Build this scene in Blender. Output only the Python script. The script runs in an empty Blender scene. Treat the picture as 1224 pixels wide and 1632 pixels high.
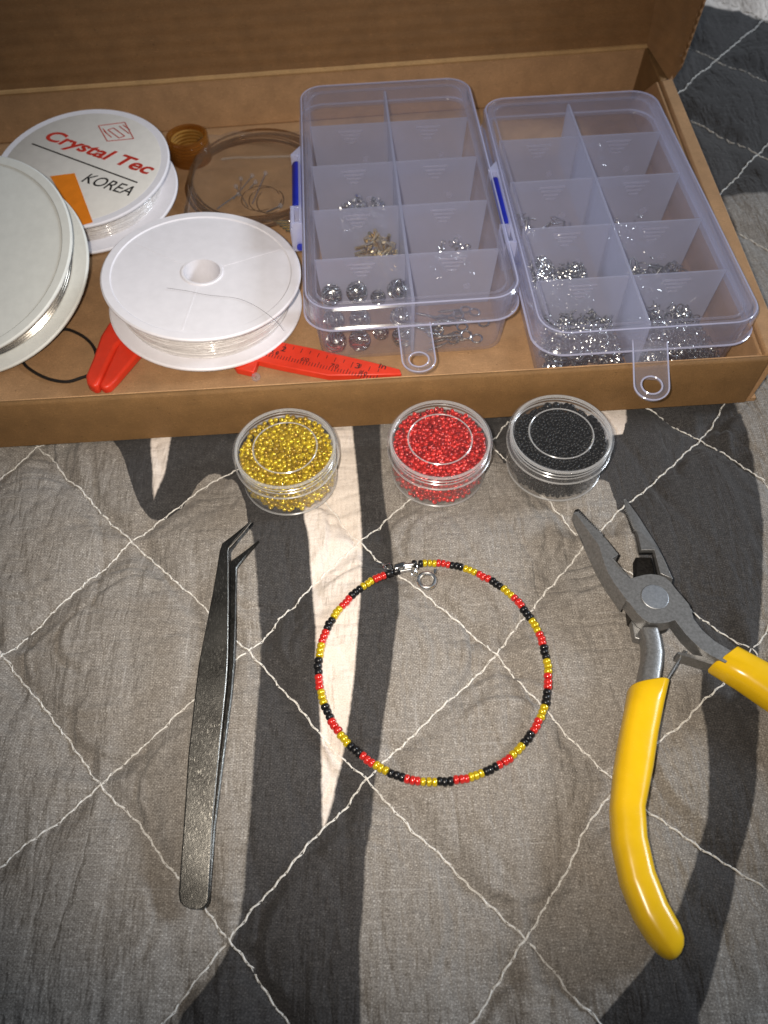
import bpy, bmesh, math, random
import numpy as np
from mathutils import Vector, Matrix, noise as mnoise

S = 0.01                       # all lengths below are written in centimetres; the scene is in metres
sc = bpy.context.scene
COL = sc.collection
random.seed(7)

# ------------------------------------------------------------------ camera
TH, ROLL, HC, FPX = 0.9894, -0.0374, 18.4539, 1213.8
fw = np.array([0, math.cos(TH), -math.sin(TH)])
_r = np.array([1.0, 0, 0]); _u = np.cross(_r, fw)
RT = _r * math.cos(ROLL) + _u * math.sin(ROLL)
UP = _u * math.cos(ROLL) - _r * math.sin(ROLL)
CAM = np.array([0, 0, HC])
cam = bpy.data.cameras.new('camera')
co = bpy.data.objects.new('camera', cam); COL.objects.link(co)
co.matrix_world = Matrix(((RT[0], UP[0], -fw[0], 0), (RT[1], UP[1], -fw[1], 0), (RT[2], UP[2], -fw[2], HC * S), (0, 0, 0, 1)))
cam.sensor_fit = 'VERTICAL'; cam.sensor_height = 36; cam.sensor_width = 27
cam.lens = FPX / 1632 * 36
cam.clip_start = 0.01; cam.clip_end = 50
cam.dof.use_dof = True; cam.dof.focus_distance = 0.205; cam.dof.aperture_fstop = 20
sc.camera = co

# ------------------------------------------------------------------ light: phone flash beside the lens, a soft room lamp, dim room
w = bpy.data.worlds.new('World'); sc.world = w; w.use_nodes = True
bg = w.node_tree.nodes['Background']
bg.inputs[0].default_value = (0.80, 0.88, 1.0, 1); bg.inputs[1].default_value = 0.10

def aim(o, target):
    d = Vector(target) - o.location
    o.rotation_euler = d.to_track_quat('-Z', 'Y').to_euler()

fl = bpy.data.lights.new('phone_flash', 'SPOT'); fl.energy = 2.9; fl.shadow_soft_size = 0.0025
fl.spot_size = math.radians(90); fl.spot_blend = 1.0; fl.color = (1.0, 0.90, 0.78)
fo = bpy.data.objects.new('phone_flash', fl); COL.objects.link(fo)
fo.location = (-0.010, 0.004, HC * S + 0.004)
aim(fo, (0.005, 0.145, 0.0))
rl = bpy.data.lights.new('room_lamp', 'AREA'); rl.energy = 8.0; rl.size = 0.26; rl.color = (0.80, 0.89, 1.0)
ro = bpy.data.objects.new('room_lamp', rl); COL.objects.link(ro)
ro.location = (0.92, 0.30, 0.52)
aim(ro, (0.02, 0.12, 0.0))
sc.view_settings.view_transform = 'Standard'; sc.view_settings.look = 'None'
sc.view_settings.exposure = 0.0; sc.view_settings.gamma = 1.0
sc.cycles.max_bounces = 10; sc.cycles.transparent_max_bounces = 40
sc.cycles.diffuse_bounces = 3; sc.cycles.glossy_bounces = 4; sc.cycles.transmission_bounces = 6
sc.cycles.sample_clamp_indirect = 4.0

# ------------------------------------------------------------------ helpers
def at(x, y, z=0.0):
    """point of the horizontal plane at height z (cm) seen at pixel x, y of the 1224x1632 photograph"""
    d = fw + RT * (x - 612) / FPX + UP * (816 - y) / FPX
    return CAM + d * (z - HC) / d[2]

def at_plane(x, y, c, n):
    d = fw + RT * (x - 612) / FPX + UP * (816 - y) / FPX
    c = np.array(c, float); n = np.array(n, float)
    return CAM + d * ((c - CAM) @ n) / (d @ n)

class MB:
    """collects shapes (cm) and links them as one mesh object"""
    def __init__(self): self.v = []; self.f = []
    def add(self, vs, fs, m=None):
        b = len(self.v)
        for p in vs:
            p = Vector((float(p[0]), float(p[1]), float(p[2])))
            self.v.append(m @ p if m else p)
        self.f += [tuple(b + i for i in q) for q in fs]
        return self
    def box(self, a, b, m=None):
        (x0, y0, z0), (x1, y1, z1) = a, b
        vs = [(x0,y0,z0),(x1,y0,z0),(x1,y1,z0),(x0,y1,z0),(x0,y0,z1),(x1,y0,z1),(x1,y1,z1),(x0,y1,z1)]
        return self.hexa(vs, m)
    def hexa(self, vs, m=None):
        return self.add(vs, [(3,2,1,0),(4,5,6,7),(0,1,5,4),(1,2,6,5),(2,3,7,6),(3,0,4,7)], m)
    def slab(self, quad, n, t):
        """a panel: quad (4 points, seen counter-clockwise) pushed back by t along -n"""
        q = [np.array(p, float) for p in quad]; n = np.array(n, float); n /= np.linalg.norm(n)
        return self.hexa([p - n * t for p in q] + q)
    def lathe(self, prof, n=48, m=None, closed=False):
        k = len(prof); vs = []; fs = []
        for i in range(n):
            a = 2 * math.pi * i / n
            for r, z in prof: vs.append((r * math.cos(a), r * math.sin(a), z))
        kk = k if closed else k - 1
        for i in range(n):
            j = (i + 1) % n
            for q in range(kk):
                q2 = (q + 1) % k
                fs.append((i*k+q, j*k+q, j*k+q2, i*k+q2))
        return self.add(vs, fs, m)
    def loft(self, rings, caps=True, m=None, closed=False):
        k = len(rings[0]); vs = [p for r in rings for p in r]; fs = []
        n = len(rings); nn = n if closed else n - 1
        for i in range(nn):
            i2 = (i + 1) % n
            for q in range(k):
                q2 = (q + 1) % k
                fs.append((i*k+q, i*k+q2, i2*k+q2, i2*k+q))
        if caps and not closed:
            fs.append(tuple(range(k-1, -1, -1))); fs.append(tuple((n-1)*k + q for q in range(k)))
        return self.add(vs, fs, m)
    def tube(self, pts, r, n=6, closed=False, m=None, caps=True):
        P = [Vector([float(c) for c in p]) for p in pts]; rings = []
        L = len(P); ref = None
        for i in range(L):
            if closed: t = P[(i+1) % L] - P[i-1]
            else: t = P[min(i+1, L-1)] - P[max(i-1, 0)]
            if t.length < 1e-9: t = Vector((0, 0, 1))
            t.normalize()
            if ref is None:
                ref = Vector((0,0,1)) if abs(t.z) < .9 else Vector((1,0,0))
            a = ref - t * ref.dot(t)
            if a.length < 1e-6: a = t.orthogonal()
            a.normalize(); ref = a; b = t.cross(a)
            rr = r[i] if isinstance(r, (list, tuple)) else r
            rings.append([P[i] + (a*math.cos(2*math.pi*k/n) + b*math.sin(2*math.pi*k/n))*rr for k in range(n)])
        return self.loft(rings, caps, m, closed)
    def torus(self, R, r, n=14, k=5, m=None, ex=1.0):
        return self.tube([(R*math.cos(2*math.pi*i/n)*ex, R*math.sin(2*math.pi*i/n), 0) for i in range(n)], r, k, True, m)
    def prism(self, outline, z0, z1, top=None, m=None):
        """outline: xy list; top: optional xy list of the top outline"""
        top = top or outline
        return self.loft([[(p[0], p[1], z0) for p in outline], [(p[0], p[1], z1) for p in top]], True, m)
    def build(self, name, mat, parent=None, off=(0,0,0), smooth=35, bevel=0, seg=2, kind=None):
        me = bpy.data.meshes.new(name)
        o3 = Vector((float(off[0]), float(off[1]), float(off[2])))
        me.from_pydata([tuple((p - o3) * S) for p in self.v], [], self.f)
        bm = bmesh.new(); bm.from_mesh(me); bmesh.ops.recalc_face_normals(bm, faces=bm.faces); bm.to_mesh(me); bm.free()
        if smooth:
            me.polygons.foreach_set('use_smooth', [True]*len(me.polygons))
            me.set_sharp_from_angle(angle=math.radians(smooth))
        me.materials.append(mat)
        o = bpy.data.objects.new(name, me); COL.objects.link(o)
        if parent: o.parent = parent
        else: o.location = o3 * S
        if bevel:
            b = o.modifiers.new('bevel', 'BEVEL'); b.width = bevel*S; b.segments = seg; b.limit_method = 'ANGLE'; b.angle_limit = math.radians(40)
        if kind: o['kind'] = kind
        return o

def tag(o, label, cat, group=None, kind=None):
    o['label'] = label; o['category'] = cat
    if group: o['group'] = group
    if kind: o['kind'] = kind
    return o
def thing(name, label, cat, loc=(0,0,0), rz=0, group=None):
    o = bpy.data.objects.new(name, None); COL.objects.link(o)
    o.location = Vector([float(c) for c in loc]) * S; o.rotation_euler = (0, 0, rz); o.empty_display_size = .01
    return tag(o, label, cat, group)
def copy_tree(o, parent=None):
    c = o.copy(); COL.objects.link(c); c.parent = parent
    for ch in [x for x in bpy.data.objects if x.parent == o]: copy_tree(ch, c)
    return c
def rr(x0, y0, x1, y1, r, n=6):
    out = []
    for cx, cy, a0 in ((x1-r, y0+r, -90), (x1-r, y1-r, 0), (x0+r, y1-r, 90), (x0+r, y0+r, 180)):
        for i in range(n+1):
            a = math.radians(a0 + 90*i/n); out.append((cx + r*math.cos(a), cy + r*math.sin(a)))
    return out
def ring3(pts, z): return [(p[0], p[1], z) for p in pts]
def spline(pts, per=8, closed=False):
    P = [np.array(p, float) for p in pts]; n = len(P); out = []
    for i in range(n if closed else n-1):
        if closed: a, b, c, d = P[i-1], P[i], P[(i+1) % n], P[(i+2) % n]
        else: a, b, c, d = P[max(i-1,0)], P[i], P[i+1], P[min(i+2,n-1)]
        for k in range(per):
            t = k/per
            out.append(.5*((2*b) + (c-a)*t + (2*a-5*b+4*c-d)*t*t + (3*b-a-3*c+d)*t**3))
    if not closed: out.append(P[-1])
    return out
def frame_m(o, ex, n):
    ex = Vector(ex).normalized(); n = Vector(n).normalized(); ey = n.cross(ex).normalized(); ex = ey.cross(n)
    return Matrix(((ex[0],ey[0],n[0],o[0]),(ex[1],ey[1],n[1],o[1]),(ex[2],ey[2],n[2],o[2]),(0,0,0,1)))
def rnd_rot(): return Matrix.Rotation(random.uniform(0,6.28),4,'Z') @ Matrix.Rotation(random.uniform(0,3.14),4,'X') @ Matrix.Rotation(random.uniform(0,6.28),4,'Z')

def text_mesh(s, width, m, shear=0.0, bold=0.0, height=None):
    """MB holding flat lettering of the given width (cm), baseline on the local x axis of matrix m"""
    cu = bpy.data.curves.new('lettering', 'FONT'); cu.body = s; cu.size = 1; cu.shear = shear; cu.offset = bold; cu.extrude = .006
    o = bpy.data.objects.new('lettering', cu); COL.objects.link(o)
    dg = bpy.context.evaluated_depsgraph_get(); me = bpy.data.meshes.new_from_object(o.evaluated_get(dg))
    vs = [v.co.copy() for v in me.vertices]; fs = [tuple(p.vertices) for p in me.polygons]
    x0 = min(v.x for v in vs); x1 = max(v.x for v in vs); k = width/(x1-x0)
    ky = k if height is None else height/max(v.y for v in vs)
    vs = [((v.x-x0)*k, v.y*ky, v.z*k) for v in vs]
    bpy.data.objects.remove(o); bpy.data.curves.remove(cu); bpy.data.meshes.remove(me)
    return MB().add(vs, fs, m)

# ------------------------------------------------------------------ materials
class NT:
    def __init__(self, name):
        self.m = bpy.data.materials.new(name); self.m.use_nodes = True
        self.t = self.m.node_tree; self.n = self.t.nodes
        self.b = self.n['Principled BSDF']; self.out = self.n['Material Output']
    def new(self, t, **k):
        x = self.n.new(t)
        for a, v in k.items(): setattr(x, a, v)
        return x
    def link(self, a, b): self.t.links.new(a, b)
    def set(self, x, v):
        if isinstance(v, bpy.types.NodeSocket): self.link(v, x)
        else: x.default_value = v
    def math(self, op, a, b=None, c=None, clamp=False):
        x = self.new('ShaderNodeMath', operation=op, use_clamp=clamp)
        self.set(x.inputs[0], a)
        if b is not None: self.set(x.inputs[1], b)
        if c is not None: self.set(x.inputs[2], c)
        return x.outputs[0]
    def coords(self, scale=(100,100,100), rot=(0,0,0)):
        tc = self.new('ShaderNodeTexCoord'); mp = self.new('ShaderNodeMapping')
        mp.inputs['Scale'].default_value = scale; mp.inputs['Rotation'].default_value = rot
        self.link(tc.outputs['Object'], mp.inputs[0]); return mp.outputs[0]
    def noise(self, vec, scale, detail=3, rough=.55, out=0):
        x = self.new('ShaderNodeTexNoise'); x.inputs['Scale'].default_value = scale; x.inputs['Detail'].default_value = detail
        x.inputs['Roughness'].default_value = rough; self.link(vec, x.inputs['Vector']); return x.outputs[out]
    def ramp(self, f, stops):
        x = self.new('ShaderNodeValToRGB'); e = x.color_ramp.elements
        while len(e) < len(stops): e.new(.5)
        for k, (p, c) in enumerate(stops):
            e[k].position = p; e[k].color = (*c, 1) if len(c) == 3 else c
        self.link(f, x.inputs[0]); return x.outputs[0]
    def mix(self, f, a, b, mode='MIX'):
        x = self.new('ShaderNodeMix', data_type='RGBA', blend_type=mode)
        self.set(x.inputs[0], f)
        for s, v in ((x.inputs[6], a), (x.inputs[7], b)):
            if isinstance(v, bpy.types.NodeSocket): self.link(v, s)
            else: s.default_value = (*v, 1)
        return x.outputs[2]
    def bump(self, h, strength, dist):
        x = self.new('ShaderNodeBump'); x.inputs['Strength'].default_value = strength; x.inputs['Distance'].default_value = dist*S
        self.link(h, x.inputs['Height']); self.link(x.outputs[0], self.b.inputs['Normal']); return x.outputs[0]
    def base(self, c, rough=.5, metal=0, spec=.5):
        self.set(self.b.inputs['Base Color'], c if isinstance(c, bpy.types.NodeSocket) else (*c, 1))
        self.set(self.b.inputs['Roughness'], rough); self.set(self.b.inputs['Metallic'], metal)
        self.b.inputs['Specular IOR Level'].default_value = spec; return self

def simple(name, c, rough=.5, metal=0, spec=.5, var=.12, sc_=3.0, bump=0, bscale=20, coat=0):
    t = NT(name); v = t.coords()
    n = t.noise(v, sc_, 4)
    col = t.ramp(n, [(.3, tuple(x*(1-var) for x in c)), (.7, tuple(min(1, x*(1+var)) for x in c))])
    t.base(col, t.math('MULTIPLY_ADD', t.noise(v, sc_*3, 3), .18, rough-.09, clamp=True), metal, spec)
    if bump: t.bump(t.noise(v, bscale, 3), .5, bump)
    if coat: t.b.inputs['Coat Weight'].default_value = coat; t.b.inputs['Coat Roughness'].default_value = .06
    return t.m

def clear_plastic(name, tint, haze, edge, rough=.08, gloss=.9, film=(1,1,1), vary=0.0):
    """thin transparent plastic: see-through, with a milky scatter that grows at grazing angles and a Fresnel sheen"""
    t = NT(name); t.n.remove(t.b)
    tr = t.new('ShaderNodeBsdfTransparent'); tr.inputs[0].default_value = (*film, 1)
    df = t.new('ShaderNodeBsdfDiffuse'); df.inputs[0].default_value = (*tint, 1)
    tl = t.new('ShaderNodeBsdfTranslucent'); tl.inputs[0].default_value = (*tint, 1)
    mk = t.new('ShaderNodeMixShader'); mk.inputs[0].default_value = .4; t.link(df.outputs[0], mk.inputs[1]); t.link(tl.outputs[0], mk.inputs[2])
    lw = t.new('ShaderNodeLayerWeight'); lw.inputs[0].default_value = .5
    f = t.math('MULTIPLY_ADD', t.math('POWER', lw.outputs['Facing'], 3.0), edge, haze, clamp=True)
    if vary:
        v = t.coords(); f = t.math('MULTIPLY', f, t.math('MULTIPLY_ADD', t.noise(v, 1.5, 4), vary, 1-vary/2), clamp=True)
    m1 = t.new('ShaderNodeMixShader'); t.link(f, m1.inputs[0]); t.link(tr.outputs[0], m1.inputs[1]); t.link(mk.outputs[0], m1.inputs[2])
    gl = t.new('ShaderNodeBsdfGlossy'); gl.inputs['Roughness'].default_value = rough
    fr = t.math('MULTIPLY_ADD', t.math('POWER', lw.outputs['Facing'], 5.0), .95, .04)
    m2 = t.new('ShaderNodeMixShader'); t.link(t.math('MULTIPLY', fr, gloss, clamp=True), m2.inputs[0]); t.link(m1.outputs[0], m2.inputs[1]); t.link(gl.outputs[0], m2.inputs[2])
    t.link(m2.outputs[0], t.out.inputs[0]); return t.m

def kraft(name, c, lines=0.0, ang=0.0):
    t = NT(name); v = t.coords()
    n1 = t.noise(v, 1.2, 5, .6); n2 = t.noise(v, 26, 4, .7)
    fib = t.noise(t.coords((100*4, 100*40, 100*40)), 1.0, 3, .6)
    col = t.ramp(n1, [(.28, tuple(x*.76 for x in c)), (.72, tuple(x*1.14 for x in c))])
    col = t.mix(t.math('MULTIPLY_ADD', t.math('SUBTRACT', n2, .36), 2.4, 0.0, clamp=True), col, tuple(x*.66 for x in c))
    col = t.mix(t.ramp(fib, [(.62, (0,0,0)), (.74, (1,1,1))]), col, tuple(min(1, x*1.35) for x in c))
    spk = t.noise(v, 11, 2, .5); col = t.mix(t.ramp(spk, [(.715, (0,0,0)), (.74, (.7,.7,.7))]), col, tuple(x*.35 for x in c))
    t.base(col, .72, 0, .3)
    h = n2
    if lines:
        wv = t.new('ShaderNodeTexWave', wave_type='BANDS', bands_direction='Z' if ang else 'Y'); wv.inputs['Scale'].default_value = .75; wv.inputs['Distortion'].default_value = .4
        t.link(v, wv.inputs['Vector']); h = t.math('MULTIPLY_ADD', wv.outputs['Fac'], lines, n2)
    t.bump(h, .6, .03); return t.m

M_kraft = kraft('kraft_card', (.225, .122, .046))
M_kraft_in = kraft('kraft_card_inside', (.45, .262, .130))
M_kraft_lid = kraft('kraft_card_lid', (.235, .118, .044), .8, 1)
M_edge = kraft('kraft_edge', (.50, .30, .13))
M_lid = clear_plastic('storage_lid_plastic', (.66,.65,.80), .040, .32, .10, .6)
M_skirt = clear_plastic('storage_skirt_plastic', (.62,.63,.84), .10, .60, .12, 1.6)
M_tray = clear_plastic('storage_tray_plastic', (.60,.58,.74), .045, .40, .16, .6)
M_div = clear_plastic('frosted_divider_plastic', (.57,.59,.75), .47, .40, .25, .6, vary=.2)
M_mark = clear_plastic('divider_relief_plastic', (.66,.66,.80), .30, .4, .25, .6)
M_tab = clear_plastic('hang_tab_plastic', (.66,.66,.80), .09, .5, .08, .8)
M_lip = clear_plastic('storage_lip_plastic', (.76,.78,1.0), .42, .4, .12, 1.2)  # brighter than the skirt, so the lip's highlights sit in its colour
M_rim = clear_plastic('jar_rim_plastic', (.86,.86,.86), .26, .6, .16, 2.0)  # milky haze puts the rims' white flash highlights into the colour
M_jar = clear_plastic('clear_jar_plastic', (.80,.80,.82), .004, .45, .05, .8)
M_bag = clear_plastic('bag_film', (.7,.66,.6), .012, .25, .10, .6)
M_bag_fold = clear_plastic('bag_fold', (.8,.74,.66), .22, .35, .12, 1.0)
M_blue = simple('blue_plastic', (.012,.022,.33), .35, spec=.5)
M_white = simple('white_plastic', (.80,.78,.82), .42, var=.03, spec=.45)
M_white2 = simple('greyish_white_plastic', (.70,.705,.665), .5, var=.04)
M_label = simple('label_paper', (.76,.72,.66), .45, var=.04)
M_red_ink = simple('red_ink', (.52,.035,.02), .5, var=.1)
M_black_ink = simple('black_ink', (.015,.015,.015), .5)
M_orange = simple('orange_sticker', (.78,.22,.01), .55, var=.08)
M_red = simple('red_plastic', (.72,.045,.018), .38, var=.06)
M_blackcord = simple('black_cord', (.012,.011,.011), .4)
M_silver = simple('bright_silver', (.82,.82,.82), .16, 1.0, var=.08)
M_clasp = simple('clasp_silver', (.93,.92,.90), .24, 1.0, var=.05)
M_antique = simple('antique_silver', (.55,.55,.54), .22, 1.0, var=.3, sc_=9)
M_wire = simple('steel_wire', (.66,.62,.56), .22, 1.0, var=.2, sc_=8)
M_copper = simple('brown_wire', (.20,.11,.055), .22, 0.7, var=.2)
M_coil = clear_plastic('brown_cord', (.30,.19,.10), .30, .55, .12, 1.6, film=(.82,.66,.48))
M_gold = simple('pale_gold', (.85,.72,.45), .25, 1.0)
M_amber = clear_plastic('amber_plastic', (.34,.15,.03), .45, .4, .15, .8, film=(.9,.62,.25))
M_handle = simple('yellow_vinyl', (.72,.44,.006), .25, var=.06, sc_=1.6, spec=.5)
M_thread = simple('white_thread', (.66,.64,.60), .6, var=.2, sc_=20)
M_hair = simple('dark_hair', (.05,.04,.035), .5)
M_crystal = clear_plastic('clear_bead', (.8,.8,.85), .15, .5, .03, 1.0)

def cord_mat():
    t = NT('clear_cord_winding'); v = t.coords((100*.4, 100*.4, 100*16))
    n = t.noise(v, 1.2, 4, .6)
    t.base(t.ramp(n, [(.3, (.56,.53,.52)), (.7, (.82,.79,.78))]), t.math('MULTIPLY_ADD', n, .5, .02, clamp=True), 0, .8)
    t.b.inputs['Coat Weight'].default_value = .8; t.b.inputs['Coat Roughness'].default_value = .1
    v2 = t.coords((100*1.6, 100*1.6, 100*14)); t.bump(t.noise(v2, 1.5, 3), .9, .05); return t.m
M_cord = cord_mat()

def bead_mat(name, c, c2, coat, metal=0):
    t = NT(name); g = t.new('ShaderNodeNewGeometry')
    v = t.coords(); r = g.outputs['Random Per Island']
    col = t.mix(r, c, c2)
    t.base(col, .18 if metal else .34, metal, .7 if metal else .35); t.b.inputs['Coat Weight'].default_value = coat; t.b.inputs['Coat Roughness'].default_value = .04
    return t.m
M_by = bead_mat('yellow_glass', (.74,.55,.012), (.36,.215,.003), .9, .42)
M_br = bead_mat('red_glass', (.80,.035,.025), (.28,.006,.008), 1.0, .35)
M_bk = bead_mat('black_glass', (.006,.006,.007), (.008,.008,.009), .12)

def steel(name, dark, light, rough, scratch, metal=1.0):
    t = NT(name); v = t.coords()
    n = t.noise(v, 14, 5, .7); f = t.noise(v, 38, 3, .6)
    col = t.ramp(n, [(.35, dark), (.7, light)])
    st = t.noise(t.coords((100*9, 100*5, 100*5), (0,0,.7)), 1.0, 6, .75)
    col = t.mix(t.ramp(st, [(.66, (0,0,0)), (.72, (scratch,)*3)]), col, (.9,.88,.84))
    t.base(col, t.math('MULTIPLY_ADD', f, .25, rough-.1, clamp=True), metal)
    t.bump(f, .35, .008); return t.m
def tweezer_mat():
    t = NT('tweezer_steel'); v = t.coords()
    n = t.noise(v, 1.1, 4, .6); sp_ = t.noise(t.coords((100*34, 100*9, 100*9), (0,0,.10)), 1.0, 5, .8); f = t.noise(v, 30, 3, .7)
    col = t.ramp(n, [(.3, (.05,.048,.044)), (.7, (.125,.121,.111))])
    col = t.mix(t.math('MULTIPLY', t.ramp(sp_, [(.54, (0,0,0)), (.70, (1,1,1))]), t.ramp(t.noise(v, .45, 2), [(.35, (.15,.15,.15)), (.6, (.9,.9,.9))])), col, (.62,.60,.54))
    t.base(col, t.math('MULTIPLY_ADD', f, .30, .20, clamp=True), 1.0); t.bump(f, .5, .010); return t.m
M_tweezer = tweezer_mat()
M_edge_highlight = simple('edge_highlight_steel', (.80,.76,.68), .25, 1.0)
M_steel = steel('plier_steel', (.19,.188,.185), (.31,.308,.305), .36, .35, .72)
M_steel_dark = steel('plier_dark_steel', (.035,.033,.032), (.08,.075,.07), .5, .1)
M_rivet = steel('rivet_steel', (.26,.27,.285), (.36,.37,.385), .5, .25)

# ------------------------------------------------------------------ quilt (surface everything lies on)
def G(p, z=-.08): q = at(p[0], p[1], z); return (q[0], q[1])
def quilt_mat():
    t = NT('printed_quilt_cotton')
    tc = t.new('ShaderNodeTexCoord'); mp = t.new('ShaderNodeMapping'); mp.inputs['Scale'].default_value = (100,)*3
    t.link(tc.outputs['Object'], mp.inputs[0]); v = mp.outputs[0]
    # wobble of the printed outlines, a thread or two wide
    wob = t.new('ShaderNodeTexNoise'); wob.inputs['Scale'].default_value = 9; t.link(v, wob.inputs['Vector'])
    sx = t.new('ShaderNodeSeparateXYZ'); t.link(v, sx.inputs[0])
    X = t.math('MULTIPLY_ADD', wob.outputs[0], .05, sx.outputs[0]); X = t.math('SUBTRACT', X, .025); Y = sx.outputs[1]
    X0, X1, Y0, Y1 = -20.0, 20.0, -4.0, 20.0
    u = t.math('DIVIDE', t.math('SUBTRACT', X, X0), X1-X0); vv = t.math('DIVIDE', t.math('SUBTRACT', Y, Y0), Y1-Y0)
    def curve(pts, key):          # pts in cm; key 'y': x as a function of y; 'x': y as a function of x
        P = sorted(((p[1], p[0]) if key == 'y' else (p[0], p[1])) for p in pts)
        k0, k1, a0, a1 = (Y0, Y1, X0, X1) if key == 'y' else (X0, X1, Y0, Y1)
        nd = t.new('ShaderNodeFloatCurve'); cu = nd.mapping.curves[0]
        Q = [((a-k0)/(k1-k0), (b-a0)/(a1-a0)) for a, b in P]
        Q = [(max(.0005, min(.9995, a)), max(0, min(1, b))) for a, b in Q]
        Q = [(0, Q[0][1])] + Q + [(1, Q[-1][1])]
        while len(cu.points) < len(Q): cu.points.new(.5, .5)
        for i, q in enumerate(Q): cu.points[i].location = q; cu.points[i].handle_type = 'AUTO_CLAMPED'
        nd.mapping.update(); t.link(vv if key == 'y' else u, nd.inputs['Value']); return nd.outputs[0]
    E = .0008
    def gt(a, b):                 # soft comparison, about a thread wide
        return t.math('MULTIPLY_ADD', t.math('SUBTRACT', a, b), .5/E, .5, clamp=True)
    AND = lambda a, b: t.math('MULTIPLY', a, b); OR = lambda a, b: t.math('MAXIMUM', a, b)
    g = lambda L: [G(p) for p in L]
    swoop = curve(g([(172,690),(180,704),(187,711),(199,735),(206,759),(214,783),(228,811),(243,820),(261,818),(278,807),(302,780),(326,752),(343,746),(360,750),(374,763),(385,786),(394,812),(402,850)]), 'x')
    bandL = curve(g([(345,735),(350,748),(374,763),(394.6,814),(403,855),(408,900),(411,969),(412,1035),(409,1122),(405.5,1196),(400,1281),(391,1362),(383,1436),(372,1480),(354,1520),(321,1576),(280,1632)]), 'y')
    bandR = curve(g([(600,640),(606,684),(607.6,728),(611,780),(623,852),(626,886),(635,928),(636,969),(630,1010),(622,1080),(612,1140),(606,1185),(595,1258),(592,1306),(584,1354),(580,1417),(577,1465),(573,1509),(575,1640)]), 'y')
    wL = curve(g([(530,640),(528,684),(505,760),(484,814),(491,852),(494,900),(498,952),(503,1003),(503,1060),(507,1104),(510.6,1177),(512.5,1236),(511.7,1314),(515,1340)]), 'y')
    wR = curve(g([(556,640),(561,679),(568,746),(573,797),(575.7,852),(575,934),(570,1003),(564,1080),(562,1096),(555,1144),(547,1185),(538,1233),(525,1284),(512,1316),(500,1340)]), 'y')
    w2L = curve(g([(242,699),(243.6,749),(244.3,792),(248,810)]), 'y')
    w2R = curve(g([(275,690),(273,700),(267.7,729),(261,756),(244.4,793),(240,810)]), 'y')
    low3 = curve(g([(700,610),(760,650),(790,700),(820,745),(870,768),(934,767),(958,764),(979,774),(993,792),(999,812),(1003,840)]), 'x')
    b3L = curve(g([(985,760),(993,792),(1000,812),(1010,850),(1028,900),(1060,960),(1100,1010),(1117,1040),(1123,1102),(1130,1185),(1130,1243),(1127,1316),(1114,1366),(1096,1410),(1074,1464),(1038,1526),(1001,1573),(960,1625),(930,1660)]), 'y')
    b3R = curve(g([(1170,620),(1176,639),(1181,654),(1192,688),(1205,733),(1214,792),(1217.5,929),(1219,997),(1214,1080),(1210,1123),(1208,1185),(1201,1276),(1187,1348),(1172,1421),(1157,1475),(1143,1530),(1128,1584),(1116,1632)]), 'y')
    w3R = curve(g([(1000,640),(999,651),(999,668),(993,691),(980,697)]), 'y')
    w3B = curve(g([(960,705),(978,692),(993,691),(1000,670)]), 'x')
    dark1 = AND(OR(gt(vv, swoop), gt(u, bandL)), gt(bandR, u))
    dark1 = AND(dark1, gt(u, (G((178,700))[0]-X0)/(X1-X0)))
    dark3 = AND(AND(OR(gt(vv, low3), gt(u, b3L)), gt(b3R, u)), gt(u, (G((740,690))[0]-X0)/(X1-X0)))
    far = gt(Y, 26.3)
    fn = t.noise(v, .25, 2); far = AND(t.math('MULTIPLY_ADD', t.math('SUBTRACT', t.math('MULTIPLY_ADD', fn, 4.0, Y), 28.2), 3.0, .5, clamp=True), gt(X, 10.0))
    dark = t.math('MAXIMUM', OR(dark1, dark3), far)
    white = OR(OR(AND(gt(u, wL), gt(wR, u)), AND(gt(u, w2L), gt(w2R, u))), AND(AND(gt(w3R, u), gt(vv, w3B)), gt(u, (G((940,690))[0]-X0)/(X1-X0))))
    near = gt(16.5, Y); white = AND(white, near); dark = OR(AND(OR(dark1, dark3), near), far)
    # pale print in the far corner
    cn = t.math('ADD', t.math('MULTIPLY', X, .35), Y); white = OR(white, t.math('MULTIPLY_ADD', t.math('SUBTRACT', cn, 48.3), 3.0, .5, clamp=True))
    # heathered weave: warp and weft threads with slubs
    wx = t.noise(t.coords((100*3.4, 100*30, 0), (0,0,.05)), 1.0, 3, .7); wy = t.noise(t.coords((100*30, 100*3.4, 0), (0,0,.05)), 1.0, 3, .7); tw_ = t.noise(t.coords((100*7, 100*34, 0), (0,0,.7)), 1.0, 2, .7)
    fine = t.noise(v, 30, 2, .85); patch = t.noise(v, .55, 4, .6)
    heather = t.math('ADD', t.math('MULTIPLY', wx, .38), t.math('MULTIPLY', wy, .32)); heather = t.math('ADD', heather, t.math('MULTIPLY', tw_, .30))
    heather = t.math('ADD', heather, t.math('MULTIPLY', t.math('SUBTRACT', fine, .5), .55))
    def wv(ang, sc):
        w_ = t.new('ShaderNodeTexWave', wave_type='BANDS', bands_direction='X'); w_.inputs['Scale'].default_value = sc; w_.inputs['Distortion'].default_value = 1.2; w_.inputs['Detail Scale'].default_value = 3
        t.link(t.coords((100,100,100), (0,0,ang)), w_.inputs['Vector']); return w_.outputs['Fac']
    dots = t.math('MULTIPLY', wv(.6, 5.4), wv(-.95, 5.0))
    heather = t.math('MULTIPLY_ADD', t.math('SUBTRACT', dots, .25), .10, heather)
    grey = t.ramp(heather, [(.28, (.084,.076,.068)), (.46, (.184,.169,.153)), (.58, (.268,.250,.230)), (.73, (.55,.53,.50))])
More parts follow.
